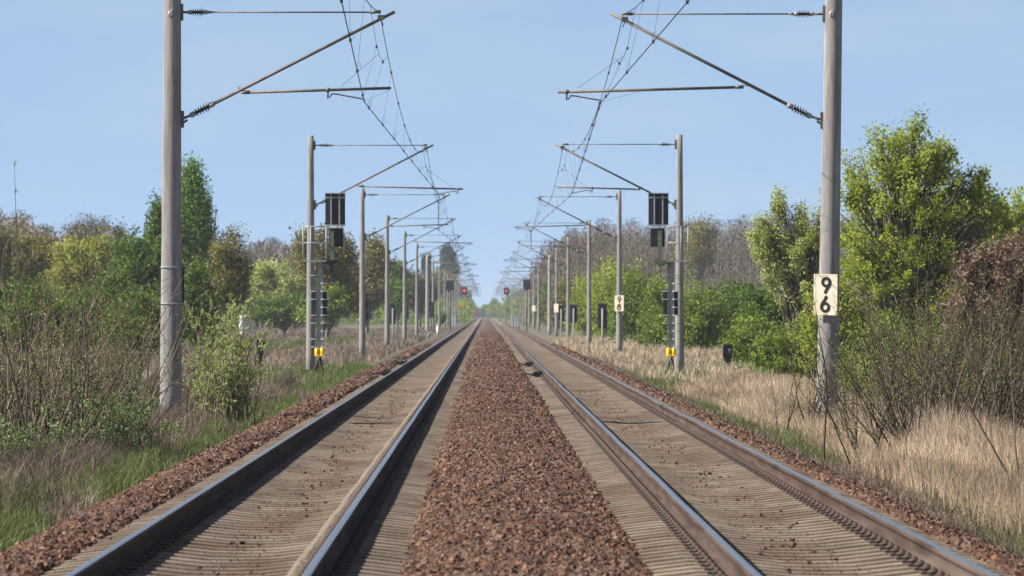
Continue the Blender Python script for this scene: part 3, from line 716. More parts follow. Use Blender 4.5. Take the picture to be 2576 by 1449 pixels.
cable([(-2.6 + 1.4 * u, 96 + .2 * math.sin(u * 4), -.205 - .0 + .022 * (0.5 - abs(u - .5))) for u in np.linspace(0, 1, 9)], 'thin dark tube crossing between the rails of the left track')  # this and the next: thin dark tubes running across between the rails
cable([(1.78 + 1.35 * u, 96.5 + .25 * math.sin(u * 3), -.195 + .015 * math.sin(u * 9)) for u in np.linspace(0, 1, 9)], 'thin dark tube crossing between the rails of the right track')
cable([(3.95, 143, -.20), (4.3, 142.6, -.28), (4.5, 142.0, -.36), (4.8, 142.3, -.40), (5.3, 143, -.38)], 'thick dark cable loop on the right ballast shoulder', .03)

# white block in the field
Yw = 545; xw, zw = at(620, 812, Yw); gzw = float(gnd_z(xw, Yw))
b = MB(); zt_ = at(0, 792, Yw)[1] - gzw
b.box((0, 0, zt_ / 2 - .05), (1.35, 1.0, zt_ + .1), bev=.14, rz=.22); b.box((-.62, .05, zt_ - .25), (.5, .6, .4), bev=.12, rz=.4)
o = b.build('white_block', M['white']); o.location = (xw, Yw, gzw); tag(o, 'white crumpled block standing in the field before the bushes', 'block')

# ------------------------------------------------------------------ far end of the line
def far_signal(x, Y, zc, side, lampr, label, scr=True):
    gz = float(gnd_z(x, Y)); t = empty('far_signal', (x, Y, gz), label, 'railway signal', 'distant signals along the line')
    b = MB(); b.tube((0, 0, -.1), (0, 0, zc - gz - .3), .07, k=6); b.build('post', M['tube'], t)
    b = MB(); b.box((0, 0, zc - gz), (.85, .25, 1.15), bev=.05); h = b.build('screen', M['black'], t)
    if lampr: b = MB(); b.lathe((0, -.13, zc - gz), (0, -.22, zc - gz), [(0, lampr), (1, lampr * .95)], 14); b.build('lamp', M['lamp_red'], h)
def px_at(px, py, Y): return at(px, py, Y)
for px, py, Y, r, lab in [(1168, 731, 900, .19, 'far signal left of the line showing a red light'), (1274, 732, 930, .12, 'far signal right of the line showing a red light'),
                          (1132, 718, 650, 0, 'dark unlit far signal among the left masts'), (1325, 716, 650, 0, 'dark unlit far signal among the right masts')]:
    x, z = at(px, py, Y); far_signal(x, Y, z, px < 1222, r, lab)
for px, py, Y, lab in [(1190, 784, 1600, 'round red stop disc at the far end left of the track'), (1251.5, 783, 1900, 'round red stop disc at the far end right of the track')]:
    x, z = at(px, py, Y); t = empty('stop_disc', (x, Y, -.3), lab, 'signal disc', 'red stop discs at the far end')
    b = MB(); b.lathe((0, -.03, z + .3), (0, .03, z + .3), [(0, .42), (1, .42)], 18); b.build('disc', M['glowing_red_plate' if px < 1222 else 'red_paint'], t)
    b = MB(); b.tube((0, .05, 0), (0, .05, z + .3), .04, k=6); b.build('post', M['galv'], t)
def cabinets(px0, px1, Y, label, n_=3):
    for i in range(n_):
        px = px0 + (px1 - px0) * (i + .5) / n_; x, _ = at(px, 0, Y + i * 8); wd = (px1 - px0) / n_ * (Y) / FPX * .9
        t = empty('relay_cabinet', (x, Y + i * 8, -.3), label % ('nearest', 'middle', 'farthest')[i], 'cabinet', 'white cabinets beside the far tracks')
        b = MB(); b.box((0, 0, .9), (wd, .8, 1.6), bev=.05); b.build('body', M['cap'], t); b = MB(); b.box((0, 0, 1.74), (wd + .15, .95, .1), bev=.02); b.build('lid', M['galv'], t)
        b = MB(); b.box((0, 0, .05), (wd * .9, .7, .3)); b.build('plinth', M['concrete'], t)
cabinets(1131, 1150, 700, '%s white cabinet beside the far left masts')
cabinets(1287, 1308, 720, '%s white cabinet beside the far right masts')
xo, zo = at(1155, 770, 800); t = empty('orange_board', (xo, 800, -.3), 'small orange board on a post far along the left row', 'sign')
b = MB(); b.box((0, 0, zo + .3), (.5, .05, .5)); b.build('panel', M['orange'], t); b = MB(); b.tube((0, .06, 0), (0, .06, zo + .4), .04, k=6); b.build('post', M['galv'], t)
xo, zo = at(1102, 800, 520); t = empty('pale_post', (xo, 520, -.4), 'short pale blue marker post at the foot of the left masts', 'marker post')
b = MB(); b.lathe((0, 0, 0), (0, 0, .9), [(0, .14), (.5, .16), (.9, .15), (1, .06)], 10); b.build('body', M['white'], t); b = MB(); b.lathe((0, 0, .9), (0, 0, 1.0), [(0, .08), (1, .02)], 8); b.build('cap', M['galv'], t)
# signal box / houses at the vanishing point
def house(x, Y, wd, dp, h, rh, label, wall='wall'):
    t = empty('far_house', (x, Y, -.5), label, 'house', 'houses at the far end of the line')
    b = MB(); b.box((0, 0, h / 2), (wd, dp, h)); b.build('wall', M[wall], t)
    b = MB(); b.extrude_xz([(-wd / 2 - .3, h), (0, h + rh), (wd / 2 + .3, h)], -dp / 2 - .3, dp / 2 + .3); b.build('roof', M['rooft'], t)
    for i in range(3):
        b = MB(); b.box((-wd / 3 + i * wd / 3, -dp / 2, h * .55), (wd * .14, .1, h * .3)); b.build('window', M['black'], t)
house(-2.5, 1950, 5.0, 6, 2.4, .9, 'low reddish house closing the line left of centre')
house(2.0, 2000, 4.6, 6, 2.3, .8, 'low purple-grey house closing the line at centre')
house(6.0, 2060, 4.2, 6, 2.5, .8, 'low grey house closing the line right of centre')

# ------------------------------------------------------------------ vegetation tools
def unit(v): return v / np.maximum(np.linalg.norm(v, axis=-1, keepdims=True), 1e-9)
def seg_tubes(P0, P1, R0, R1, k=3):
    n = len(P0); d = unit(P1 - P0); ref = np.where(np.abs(d[:, 2:3]) > .9, np.array([[1., 0, 0]]), np.array([[0, 0, 1.]]))
    u = unit(np.cross(d, ref)); v = np.cross(d, u); a = 2 * np.pi * np.arange(k) / k
    ring = u[:, None] * np.cos(a)[None, :, None] + v[:, None] * np.sin(a)[None, :, None]
    V = np.concatenate([P0[:, None] + ring * R0[:, None, None], P1[:, None] + ring * R1[:, None, None]], 1).reshape(-1, 3)
    i = np.arange(k); f = np.stack([i, (i + 1) % k, (i + 1) % k + k, i + k], -1)
    return V, (f[None] + 2 * k * np.arange(n)[:, None, None]).reshape(-1, 4)
def leaf_quads(C, size, aspect=1.6, up=0.0, vert=0.0):
    """diamond shaped leaf per centre; vert>0 pulls their long axis upright"""
    n = len(C); a = unit(rng.normal(size=(n, 3)) * np.array([1, 1, 1 - vert * .0]) + np.array([0, 0, vert * 3]))
    b_ = unit(np.cross(a, rng.normal(size=(n, 3)))); s = size[:, None]
    V = np.stack([C - a * s * aspect / 2, C + b_ * s / 2 - a * s * .1, C + a * s * aspect / 2, C - b_ * s / 2 - a * s * .1], 1).reshape(-1, 3)
    return V, np.arange(4 * n).reshape(n, 4)

def veg_mat(name, dark, light, trans=0.35, mid=None, rough=.6):
    st = [(0, dark), (1, light)] if mid is None else [(0, dark), (.5, mid), (1, light)]
    return tint_mat(name, st, rough, trans)
G = {
 'fresh': veg_mat('leaves_fresh_green', (.14, .165, .018), (.54, .59, .09), mid=(.32, .385, .045), trans=.5),
 'deep': veg_mat('leaves_deep_green', (.028, .06, .006), (.22, .33, .03), mid=(.10, .175, .016), trans=.4),
 'mid': veg_mat('leaves_mid_green', (.06, .10, .010), (.35, .44, .055), mid=(.175, .25, .03), trans=.4),
 'poplar': veg_mat('leaves_poplar', (.04, .085, .009), (.27, .42, .05), mid=(.13, .235, .025), trans=.4),
 'yellow': veg_mat('leaves_yellow_green', (.16, .155, .02), (.52, .50, .10), mid=(.32, .32, .05), trans=.4),
 'olive': veg_mat('leaves_olive', (.10, .085, .018), (.34, .30, .07), mid=(.20, .175, .035)),
 'blossom': veg_mat('leaves_pale_blossom', (.14, .17, .03), (.80, .80, .42), mid=(.40, .45, .11)),
 'brown': veg_mat('leaves_dead_brown', (.07, .042, .032), (.33, .215, .15), mid=(.175, .108, .074), trans=.2),
 'bare': veg_mat('twigs_grey_brown', (.055, .040, .026), (.215, .168, .112), mid=(.12, .091, .06), trans=.0),
 'pine': veg_mat('needles_dark', (.012, .030, .018), (.07, .12, .06), mid=(.03, .065, .032), trans=.1),
 'bud': veg_mat('buds_yellow_green', (.15, .16, .03), (.46, .47, .13), mid=(.28, .30, .07)),
 'willow': veg_mat('leaves_willow', (.15, .20, .05), (.62, .68, .28), mid=(.38, .47, .14), trans=.45),
 'sprout': veg_mat('leaves_grey_green', (.07, .12, .03), (.38, .50, .22), mid=(.20, .30, .09), trans=.4),
}

def tree(name, label, cat, x, Y, shapes, leaf, n_cl, per, lsize, clr, trunk=.12, group=None, twigs=0, vert=0.0, aspect=1.6, zb=None, ydepth=1.0, trunkh=None, mat_trunk=None, droop=0.0):
    """shapes: (dx, zc, rx, rz, weight) ellipsoids of the crown above the ground; clumps of leaves fill them unevenly"""
    gz = float(gnd_z(x, Y)) - .05 if zb is None else zb
    t = empty(name, (x, Y, gz), label, cat, group)
    w_ = np.array([s[4] for s in shapes], float); w_ /= w_.sum()
    si = rng.choice(len(shapes), n_cl, p=w_); S = np.array([s[:4] for s in shapes])[si]
    d = unit(rng.normal(size=(n_cl, 3))); r = rng.uniform(0, 1, n_cl) ** .42 * (1 + np.minimum(np.abs(rng.normal(0, .15, n_cl)), .38))
    C = np.stack([S[:, 0] + d[:, 0] * r * S[:, 2], d[:, 1] * r * S[:, 2] * ydepth, S[:, 1] + d[:, 2] * r * S[:, 3]], -1)
    C[:, 2] = np.maximum(C[:, 2], .15)
    # branches
    top = max(s[1] + s[3] * .6 for s in shapes) if trunkh is None else trunkh
    tx = rng.normal(0, .12, 8).cumsum() * (top / 8) * .4; ty = rng.normal(0, .12, 8).cumsum() * (top / 8) * .4; tz = np.linspace(0, top, 8)
    tp = np.stack([tx - tx[0], ty - ty[0], tz], -1); rr = trunk * (1 - tz / (top * 1.15))
    P0, P1, R0, R1 = [tp[:-1]], [tp[1:]], [rr[:-1]], [rr[1:]]
    hz = np.clip(C[:, 2] * rng.uniform(.25, .8, n_cl), 0.1, top * .95)
    A = np.stack([np.interp(hz, tz, tp[:, 0]), np.interp(hz, tz, tp[:, 1]), hz], -1); ra = np.interp(hz, tz, rr) * .45
    K = 4; prev = A; pr = ra
    for k in range(1, K + 1):
        u = k / K; q = A + (C - A) * u + np.array([0, 0, .12]) * np.linalg.norm(C - A, axis=1, keepdims=True) * math.sin(u * 3.14) * (1 - droop) + rng.normal(0, .03, C.shape) * np.linalg.norm(C - A, axis=1, keepdims=True)
        if k == K: q = C
        nr = ra * (1 - u) + .006; P0.append(prev); P1.append(q); R0.append(pr); R1.append(nr); prev, pr = q, nr
    if twigs:
        B = np.repeat(C, twigs, 0); dd = unit(rng.normal(size=B.shape) + np.array([0, 0, .9]) + .6 * unit(B - np.array([0, 0, top * .4])))
        ln = rng.uniform(.5, 1.5, len(B))[:, None] * clr * 1.3
        P0.append(B); P1.append(B + dd * ln); tr_ = np.full(len(B), max(.006, lsize * .05)); R0.append(tr_); R1.append(tr_ * .4)
    V, F = seg_tubes(np.concatenate(P0), np.concatenate(P1), np.concatenate(R0), np.concatenate(R1), 4)
    link('trunk', np_mesh('trunk', V, F, mat_trunk or M['bark'], smooth=True), t)
    # leaves: uneven clumps
    cnt = np.maximum(1, (per * rng.gamma(2.2, 1 / 2.2, n_cl)).astype(int)); idx = np.repeat(np.arange(n_cl), cnt)
    sc_ = (clr * rng.uniform(.45, 1.3, n_cl))[idx][:, None]; ax_ = unit(C - np.array([0, 0, top * .35]) + rng.normal(0, .3, C.shape))[idx]
    L = C[idx] + np.clip(rng.normal(size=(len(idx), 3)), -1.7, 1.7) * sc_ * np.array([.75, .75, .65]) + ax_ * rng.uniform(-1.6, 1.6, (len(idx), 1)) * sc_
    L[:, 2] = np.maximum(L[:, 2], .02)
    V, F = leaf_quads(L, lsize * rng.uniform(.6, 1.35, len(L)), aspect, vert=vert)
    tint = np.clip(rng.beta(2, 2, n_cl)[idx] * .55 + rng.uniform(0, .45, len(idx)), 0, 1)
    link('crown', np_mesh('crown', V, F, leaf, np.repeat(tint, 4)), t)
    return t
def P2(px, Y): return (px - 1222) * Y / FPX
def tree_px(name, label, cat, Y, ells, leaf, **kw):
    """ells in photo units: (cx, cy, rx, ry, weight)"""
    x = P2(np.mean([e[0] for e in ells]) if 'bx' not in kw else kw.pop('bx'), Y); gz = float(gnd_z(x, Y)) - .05; U = Y / FPX; c_ = kw['clr'] * .75
    sh = [((e[0] - 1222) * U - x, EYE + (787 - e[1]) * U - gz, max(e[2] * U - c_, e[2] * U * .4), max(e[3] * U - c_, e[3] * U * .4), e[4] if len(e) > 4 else e[2] * e[3]) for e in ells]
    return tree(name, label, cat, x, Y, sh, leaf, **kw)

# ------------------------------------------------------------------ trees on the right
tree_px('tree', 'big fresh green tree with forked pale trunk behind the right mast', 'tree', 150, [(2260, 560, 170, 200, 5), (2285, 400, 85, 80, 1.3), (2440, 480, 60, 60, .9), (2390, 520, 130, 130, 2), (2190, 700, 110, 130, 2.4), (2330, 740, 150, 140, 2.5), (2490, 550, 100, 80, 1.2), (2150, 470, 45, 80, .5), (2350, 400, 70, 50, .5), (2215, 350, 30, 40, .2), (2310, 345, 28, 45, .25)],
        G['fresh'], n_cl=640, per=80, lsize=.052, clr=.165, trunk=.11, bx=2262, twigs=3)
tree_px('tree', 'tree with lime green crown at the right picture edge', 'tree', 165, [(2560, 600, 100, 110), (2600, 720, 120, 120)], G['fresh'], n_cl=240, per=60, lsize=.07, clr=.22, trunk=.09, twigs=3)
tree_px('blossom_tree', 'pale flowering hawthorn reaching left from behind the 9 6 mast', 'tree', 172, [(1995, 650, 55, 60, 2), (1930, 600, 40, 25, .6), (1960, 540, 28, 50, .35), (2010, 740, 70, 90, 2), (2060, 600, 50, 90, 1.4), (1950, 680, 45, 55, 1), (1893, 598, 30, 12, .35), (1962, 520, 14, 45, .35), (1915, 560, 30, 20, .3), (2015, 555, 16, 45, .4), (1935, 640, 45, 20, .5)],
        G['blossom'], n_cl=330, per=95, lsize=.04, clr=.15, trunk=.08, bx=2020, twigs=3)
tree_px('shrub', 'dead brown leaved shrub at the right edge under the green tree', 'shrub', 125, [(2500, 740, 110, 120, 3), (2560, 680, 80, 90, 2), (2440, 800, 70, 80, 1.4), (2540, 880, 90, 90, 1)],
        G['brown'], n_cl=330, per=75, lsize=.045, clr=.17, trunk=.05, twigs=5, aspect=2.4)
for i, (cx, cy, rx, ry, Y, g_, lab) in enumerate([
    (2180, 985, 90, 60, 122, 'mid', 'low green bush behind the thorn shrubs next to the 9 6 mast'),
    (2340, 1000, 100, 70, 118, 'mid', 'low green bush behind the middle of the right thorn thicket'),
    (2500, 1000, 100, 80, 114, 'deep', 'low green bush behind the thorn shrubs at the right edge'),
    (2100, 820, 80, 110, 140, 'fresh', 'fresh green bush directly behind the 9 6 mast'),
    (2230, 890, 110, 90, 132, 'mid', 'green bush at the foot of the big green tree'),
    (2400, 900, 110, 80, 128, 'mid', 'green bush between the tree trunk and the brown shrub'),
    (1980, 900, 90, 75, 165, 'mid', 'low green bush left of the 9 6 mast, beside the black box'),
    (1900, 860, 70, 60, 230, 'mid', 'olive green bush behind the black box on its post'),
    (1960, 770, 90, 60, 250, 'deep', 'dark green round bush beneath the pale flowering hawthorn'),
    (1850, 775, 80, 60, 300, 'deep', 'dark green bush right of the right signal'),
    (1760, 800, 70, 70, 285, 'mid', 'green bush seen just right of the mast behind the signal'),
    (1690, 790, 80, 90, 310, 'mid', 'large green bush behind the right signal'),
    (1610, 760, 75, 90, 330, 'mid', 'large green bush between the 9 8 mast and the signal'),
    (1540, 755, 60, 85, 400, 'fresh', 'light green bush behind the 9 8 mast'),
    (1485, 765, 45, 75, 500, 'fresh', 'light green bush behind the fourth right mast'),
    (1422, 765, 36, 58, 640, 'olive', 'pale olive bush behind the fifth right mast'),
    (1380, 762, 28, 44, 820, 'deep', 'green bush behind the stout whitish right mast'),
    (1342, 762, 22, 34, 1050, 'deep', 'deep green bush among the far right masts'),
    (1312, 766, 16, 22, 1400, 'mid', 'small hazy bush near the white far cabinets'),
    (1290, 768, 12, 18, 1700, 'mid', 'small hazy bush near the far end right of the line')]):
    sp = max(1, Y / 160)
    tree_px('bush', lab, 'bush', Y, [(cx, cy, rx, ry, 3), (cx - rx * .5, cy + ry * .4, rx * .6, ry * .7, 1), (cx + rx * .6, cy + ry * .35, rx * .6, ry * .7, 1)], G[g_],
            n_cl=170, per=85, lsize=.055 * sp ** .8, clr=.20 * sp ** .8, trunk=.05, twigs=2, group='green bushes right of the line')

# bare woodland behind on the right: one far-off mass
BARE2 = veg_mat('budding_twigs_olive', (.07, .05, .025), (.30, .235, .11), mid=(.165, .13, .062), trans=.1)
def wood(name, label, pts, Y0, Y1, n_cl, per, mat_, lsize, clr, kind='stuff', bottom=800, asp=8.0, vt=.9):
    Yc = rng.uniform(Y0, Y1, n_cl); xs_, ys_ = np.array(pts).T
    px = rng.uniform(xs_[0], xs_[-1], n_cl); topy = np.interp(px, xs_, ys_) + 2.4 * clr * FPX / ((Y0 + Y1) / 2) * .62 + 9 * np.sin(px * .09) + 6 * np.sin(px * .23 + 1)
    py = topy + (bottom - topy) * rng.uniform(0, 1, n_cl) ** 1.5
    U = Yc / FPX; C = np.stack([(px - 1222) * U, Yc, EYE + (787 - py) * U], -1)
    idx = np.repeat(np.arange(n_cl), per)
    L = C[idx] + np.clip(rng.normal(size=(len(idx), 3)), -1.5, 1.5) * clr * np.array([.7, .7, 1.7])
    V, F = leaf_quads(L, lsize * rng.uniform(.6, 1.4, len(L)), asp, vert=vt)
    tint = np.clip(rng.beta(2, 2, n_cl)[idx] * .7 + rng.uniform(0, .3, len(idx)), 0, 1)
    # stems
    ns = n_cl // 3; P1 = C[:ns]; P0 = P1.copy(); P0[:, 2] = -.6; P0[:, 0] += rng.normal(0, .3, ns)
    V2, F2 = seg_tubes(P0, P1, np.full(ns, .14), np.full(ns, .04), 4)
    o = link(name, np_mesh(name, np.concatenate([V, V2]), [F, F2 + len(V)], mat_, np.concatenate([np.repeat(tint, 4), np.repeat(rng.uniform(.5, 1, ns), 8)])))
    tag(o, label, 'woodland', kind=kind)
wood('bare_woodland', 'leafless grey brown wood on the skyline behind the right signal', [(1395, 640), (1430, 600), (1500, 578), (1600, 575), (1690, 585), (1760, 572), (1850, 570), (1960, 565), (2100, 560), (2400, 560), (2620, 560)], 760, 900, 3600, 85, G['bare'], .085, .85, asp=4.5, vt=.6)
wood('bare_woodland', 'smaller leafless brown wood nearer the far right masts', [(1340, 680), (1370, 640), (1420, 600), (1470, 610), (1530, 620)], 880, 980, 420, 60, G['bare'], .10, 1.0)
tree_px('tree', 'tree with early green top rising from the bare wood on the skyline', 'tree', 740, [(1765, 590, 45, 30), (1750, 640, 55, 50)], G['olive'], n_cl=90, per=60, lsize=.20, clr=.9, trunk=.2, twigs=2)
wood('bare_woodland', 'low brown bare wood on the skyline left of the left signal', [(600, 660), (640, 625), (690, 622), (740, 640), (780, 640), (840, 650)], 760, 860, 560, 60, G['bare'], .10, 1.0)
wood('bare_woodland', 'tall olive brown wood on the skyline at the left edge', [(-60, 540), (0, 550), (60, 560), (110, 590), (160, 600), (230, 580), (300, 590)], 470, 560, 900, 60, BARE2, .085, .6, asp=4.0, vt=.5)

# ------------------------------------------------------------------ trees on the left
tree_px('poplar', 'tall upright green poplar behind the thick left mast', 'tree', 370, [(490, 550, 44, 100, 3), (483, 475, 24, 62, 1.1), (500, 630, 45, 80, 1.4), (440, 590, 50, 75, 2.2)], G['poplar'], n_cl=260, per=150, lsize=.11, clr=.52, trunk=.16, vert=.3, bx=488)
tree_px('tree', 'broad dark green tree left of the thick left mast', 'tree', 330, [(385, 690, 75, 110, 4), (398, 560, 24, 60, .6), (325, 700, 60, 95, 3), (440, 730, 80, 100, 2), (290, 770, 60, 80, 1.5)], G['deep'], n_cl=520, per=90, lsize=.12, clr=.38, trunk=.16)
tree_px('tree', 'yellow green willow between the dark tree and the left edge', 'tree', 400, [(200, 680, 75, 80, 3), (250, 640, 40, 50, 1), (160, 740, 60, 60, 1.2)], G['yellow'], n_cl=300, per=80, lsize=.13, clr=.42, trunk=.14, vert=.3)
tree_px('tree', 'light olive tree at the left picture edge', 'tree', 430, [(60, 660, 80, 60, 2), (-20, 630, 60, 75, 1.5), (110, 660, 40, 50, 1)], G['olive'], n_cl=260, per=70, lsize=.14, clr=.42, trunk=.14)
tree_px('bare_tree', 'bare grey tree rising above the yellow willow', 'tree', 460, [(235, 575, 50, 35, 2), (180, 590, 30, 30, 1)], G['bare'], n_cl=80, per=10, lsize=.10, clr=.5, trunk=.13, twigs=10, vert=.5)
tree_px('bare_tree', 'bare reddish tree between the willow and the dark tree', 'tree', 450, [(300, 600, 28, 35, 2)], G['bare'], n_cl=60, per=14, lsize=.10, clr=.5, trunk=.10, twigs=9, vert=.5)
for i, (cx, cy, rx, ry, Y, g_, lab) in enumerate([
    (60, 790, 110, 75, 260, 'deep', 'dark green bush behind the thorn twigs at the left edge'),
    (200, 800, 100, 70, 280, 'deep', 'dark green bush below the yellow willow'),
    (350, 810, 90, 70, 270, 'deep', 'dark bush at the foot of the broad dark tree'),
    (490, 760, 60, 100, 290, 'deep', 'dark green bush just right of the thick left mast'),
    (575, 680, 48, 95, 340, 'olive', 'olive brown bush between the left mast and the pale bush'),
    (600, 760, 50, 60, 600, 'bare', 'brown twiggy bush behind the white block')]):
    tree_px('bush', lab, 'bush', Y, [(cx, cy, rx, ry, 3), (cx - rx * .5, cy + ry * .4, rx * .6, ry * .7, 1), (cx + rx * .6, cy + ry * .35, rx * .6, ry * .7, 1)], G[g_],
            n_cl=190, per=85, lsize=.10, clr=.34, trunk=.05, twigs=2, group='bushes left of the line')
tree_px('blossom_bush', 'round pale flowering bush behind the white block', 'bush', 520, [(690, 725, 75, 62, 3), (660, 700, 45, 40, 1), (730, 760, 50, 45, 1)], G['blossom'], n_cl=240, per=70, lsize=.15, clr=.45, trunk=.1)
tree_px('bush', 'dark green bush under the round pale flowering bush', 'bush', 500, [(690, 780, 70, 32), (740, 775, 40, 35)], G['deep'], n_cl=160, per=70, lsize=.15, clr=.4, trunk=.08, group='bushes left of the line')
tree_px('tree', 'yellow olive tree just behind the left signal', 'tree', 420, [(815, 680, 55, 100, 3), (770, 640, 28, 55, 1), (860, 640, 35, 60, 1.4), (850, 740, 50, 60, 2)], G['olive'], n_cl=330, per=75, lsize=.14, clr=.42, trunk=.15, twigs=2)
tree_px('bush', 'bright green bush at the foot of the yellow olive tree', 'bush', 400, [(835, 770, 40, 40), (790, 790, 40, 25)], G['mid'], n_cl=110, per=70, lsize=.13, clr=.36, trunk=.06, group='bushes left of the line')
tree_px('tree', 'dark tree between the third and fourth left masts', 'tree', 560, [(930, 700, 45, 90, 3), (890, 730, 35, 60, 1), (950, 650, 20, 40, .5)], G['olive'], n_cl=260, per=75, lsize=.17, clr=.5, trunk=.18, twigs=2)
tree_px('tree', 'dark green tree behind the fourth left mast', 'tree', 640, [(990, 720, 38, 60, 3), (960, 660, 16, 34, .5)], G['deep'], n_cl=200, per=75, lsize=.18, clr=.5, trunk=.18)
tree_px('bush', 'green bush between the fourth and fifth left masts', 'bush', 600, [(1000, 745, 32, 36)], G['poplar'], n_cl=110, per=70, lsize=.17, clr=.45, trunk=.1, group='bushes left of the line')
tree_px('tree', 'brown bare tree behind the fifth left mast', 'tree', 760, [(1040, 735, 32, 45), (1070, 745, 26, 40)], G['bare'], n_cl=180, per=60, lsize=.14, clr=.6, trunk=.2, twigs=3, aspect=4, vert=.4)
tree_px('pine_tree', 'dark pine rising above the far left masts', 'tree', 1380, [(1127, 650, 18, 26, 2), (1130, 685, 24, 32, 2)], G['pine'], n_cl=170, per=70, lsize=.34, clr=.8, trunk=.22)
tree_px('pine_tree', 'smaller dark pine left of the tall far pine', 'tree', 1000, [(1073, 665, 9, 22, 1)], G['pine'], n_cl=60, per=60, lsize=.22, clr=.5, trunk=.18)
tree_px('tree', 'dark tree behind the far left masts', 'tree', 1250, [(1098, 722, 38, 40, 2), (1140, 735, 16, 30, 1)], G['olive'], n_cl=220, per=70, lsize=.26, clr=.8, trunk=.22, twigs=2)
tree_px('tree', 'hazy grey green tree at the far end of the left row', 'tree', 1750, [(1170, 758, 10, 20, 2), (1155, 752, 14, 26, 2)], G['pine'], n_cl=120, per=70, lsize=.45, clr=1.0, trunk=.22)
tree_px('bush', 'bright green low bush at the foot of the far left masts', 'bush', 700, [(1108, 800, 12, 12)], G['poplar'], n_cl=60, per=60, lsize=.12, clr=.25, trunk=.05, group='bushes left of the line')
wood('far_treeline', 'hazy blue green treeline closing the view at the vanishing point', [(1140, 772), (1180, 772), (1205, 768), (1222, 776), (1240, 768), (1262, 766), (1300, 768)], 1950, 2200, 300, 60, G['mid'], .5, .7, bottom=790, asp=1.6, vt=0)
wood('far_treeline', 'hazy treeline along the left horizon beyond the field', [(560, 790), (640, 775), (760, 772), (900, 768), (1000, 765), (1180, 768)], 1100, 1250, 420, 70, G['mid'], .35, 1.0, bottom=800, asp=1.6, vt=0)
wood('far_treeline', 'hazy treeline along the right horizon beyond the bushes', [(1300, 765), (1420, 760), (1700, 755), (2000, 755), (2620, 750)], 1000, 1150, 520, 70, G['mid'], .35, 1.0, bottom=800, asp=1.6, vt=0)

# ------------------------------------------------------------------ near thorn shrubs and sprouts
def stems(name, label, x, Y, n, h, spread, lean=0.0, bud='bud', budn=9, bsz=.012, side=9, fan=.35, sr=.015, slen=.6, depth=1.2, group=None, tintlo=.2, cat='shrub', curve=.25, hmin=.5, thi=1.0):
    gz = float(gnd_z(x, Y)) - .03
    t = empty(name, (x, Y, gz), label, cat, group)
    P0, P1, R0, R1, T, L = [], [], [], [], [], []
    for i in range(n):
        b_ = np.array([rng.normal(0, spread), rng.normal(0, spread * depth), 0.0])
        d = unit(np.array([rng.normal(lean, fan), rng.normal(0, fan), 1.0])); H = h * rng.uniform(hmin, 1.05); K = 11
        p = b_.copy(); r0 = sr * rng.uniform(.7, 1.3); tt = rng.uniform(tintlo, thi); bend = rng.normal(0, curve, 3) / K
        for k in range(K):
            d = unit(d + rng.normal(0, .07, 3) + bend + np.array([0, 0, .03])); q = p + d * H / K
            ra, rb = r0 * (1 - k / K) + .0025, r0 * (1 - (k + 1) / K) + .0025
            P0.append(p); P1.append(q); R0.append(ra); R1.append(rb); T.append(tt)
            if k > 1 and rng.uniform() < side / K:
                sd_ = unit(d * .8 + unit(rng.normal(size=3)) * .9 + np.array([0, 0, .25])); sp = q.copy(); SL = slen * rng.uniform(.3, 1.1) * (1 - k / K * .5); kk = 5
                for m_ in range(kk):
                    sd_ = unit(sd_ + rng.normal(0, .14, 3)); s2 = sp + sd_ * SL / kk
                    P0.append(sp); P1.append(s2); R0.append(.0050 - .0006 * m_); R1.append(.0044 - .0006 * m_); T.append(tt * .9)
                    if rng.uniform() < .35:
                        td = unit(sd_ + rng.normal(0, .8, 3)); P0.append(s2); P1.append(s2 + td * SL * .3); R0.append(.0022); R1.append(.0012); T.append(tt)
                        L.append(s2 + td * SL * .3)
                    for _ in range(max(1, budn // 4)): L.append(s2 + rng.normal(0, .012, 3) + bsz * .5)
                    sp = s2
            for _ in range(budn // 3): L.append(q + rng.normal(0, .014, 3))
            p = q
    P0, P1 = np.array(P0), np.array(P1)
    V, F = seg_tubes(P0, P1, np.array(R0), np.array(R1), 3)
    link('stems', np_mesh('stems', V, F, M['twig'], np.repeat(np.array(T), 6), smooth=True), t)
    L = np.array(L); V, F = leaf_quads(L, bsz * rng.uniform(.6, 1.5, len(L)), 1.7)
    link('leaves', np_mesh('leaves', V, F, G[bud], np.repeat(rng.beta(2, 2, len(L)), 4)), t)
    return t
GL, GR = 'thorny shrubs left of the thick mast', 'thorny shrubs right of the thick mast'
LT = [  # px, Y, n, h, spread, lean, label, kwargs
 (-10, 82, 34, 2.5, .45, .0, 'tangled thorn shrub at the left picture edge', {}),
 (75, 80, 30, 2.3, .45, .05, 'thorn shrub below the tallest bare shoot on the left', {}),
 (150, 84, 34, 2.4, .5, .05, 'thorn shrub midway between left edge and thick mast', {}),
 (225, 86, 34, 2.4, .42, .03, 'thorn shrub whose long shoots lean right towards the mast', {}),
 (300, 95, 24, 2.0, .38, -.02, 'thin thorn shrub just left of the thick mast', {}),
 (60, 96, 40, 1.7, .7, .0, 'brown thorn shrub standing behind the left thicket', {}),
 (190, 104, 40, 1.7, .8, .0, 'hazy brown thorn shrub behind the leaning shoots', {}),
 (345, 112, 34, 1.6, .7, .0, 'reddish twig shrub behind the thick left mast', {'tintlo': 0}),
]
for px, Y, n_, h, sp, le, lab, kw in LT:
    stems('thorn_shrub', lab, P2(px, Y), Y, int(n_ * 1.25), h * 1.32, sp, le, 'bud', 5, .015, group=GL, **kw)
stems('thorn_shoot', 'tallest bare shoot with sparse buds near the left edge', P2(66, 78), 78, 2, 4.1, .04, .02, 'bud', 6, .018, side=7, fan=.02, slen=.12, curve=.06, hmin=.9, tintlo=.1, thi=.4)
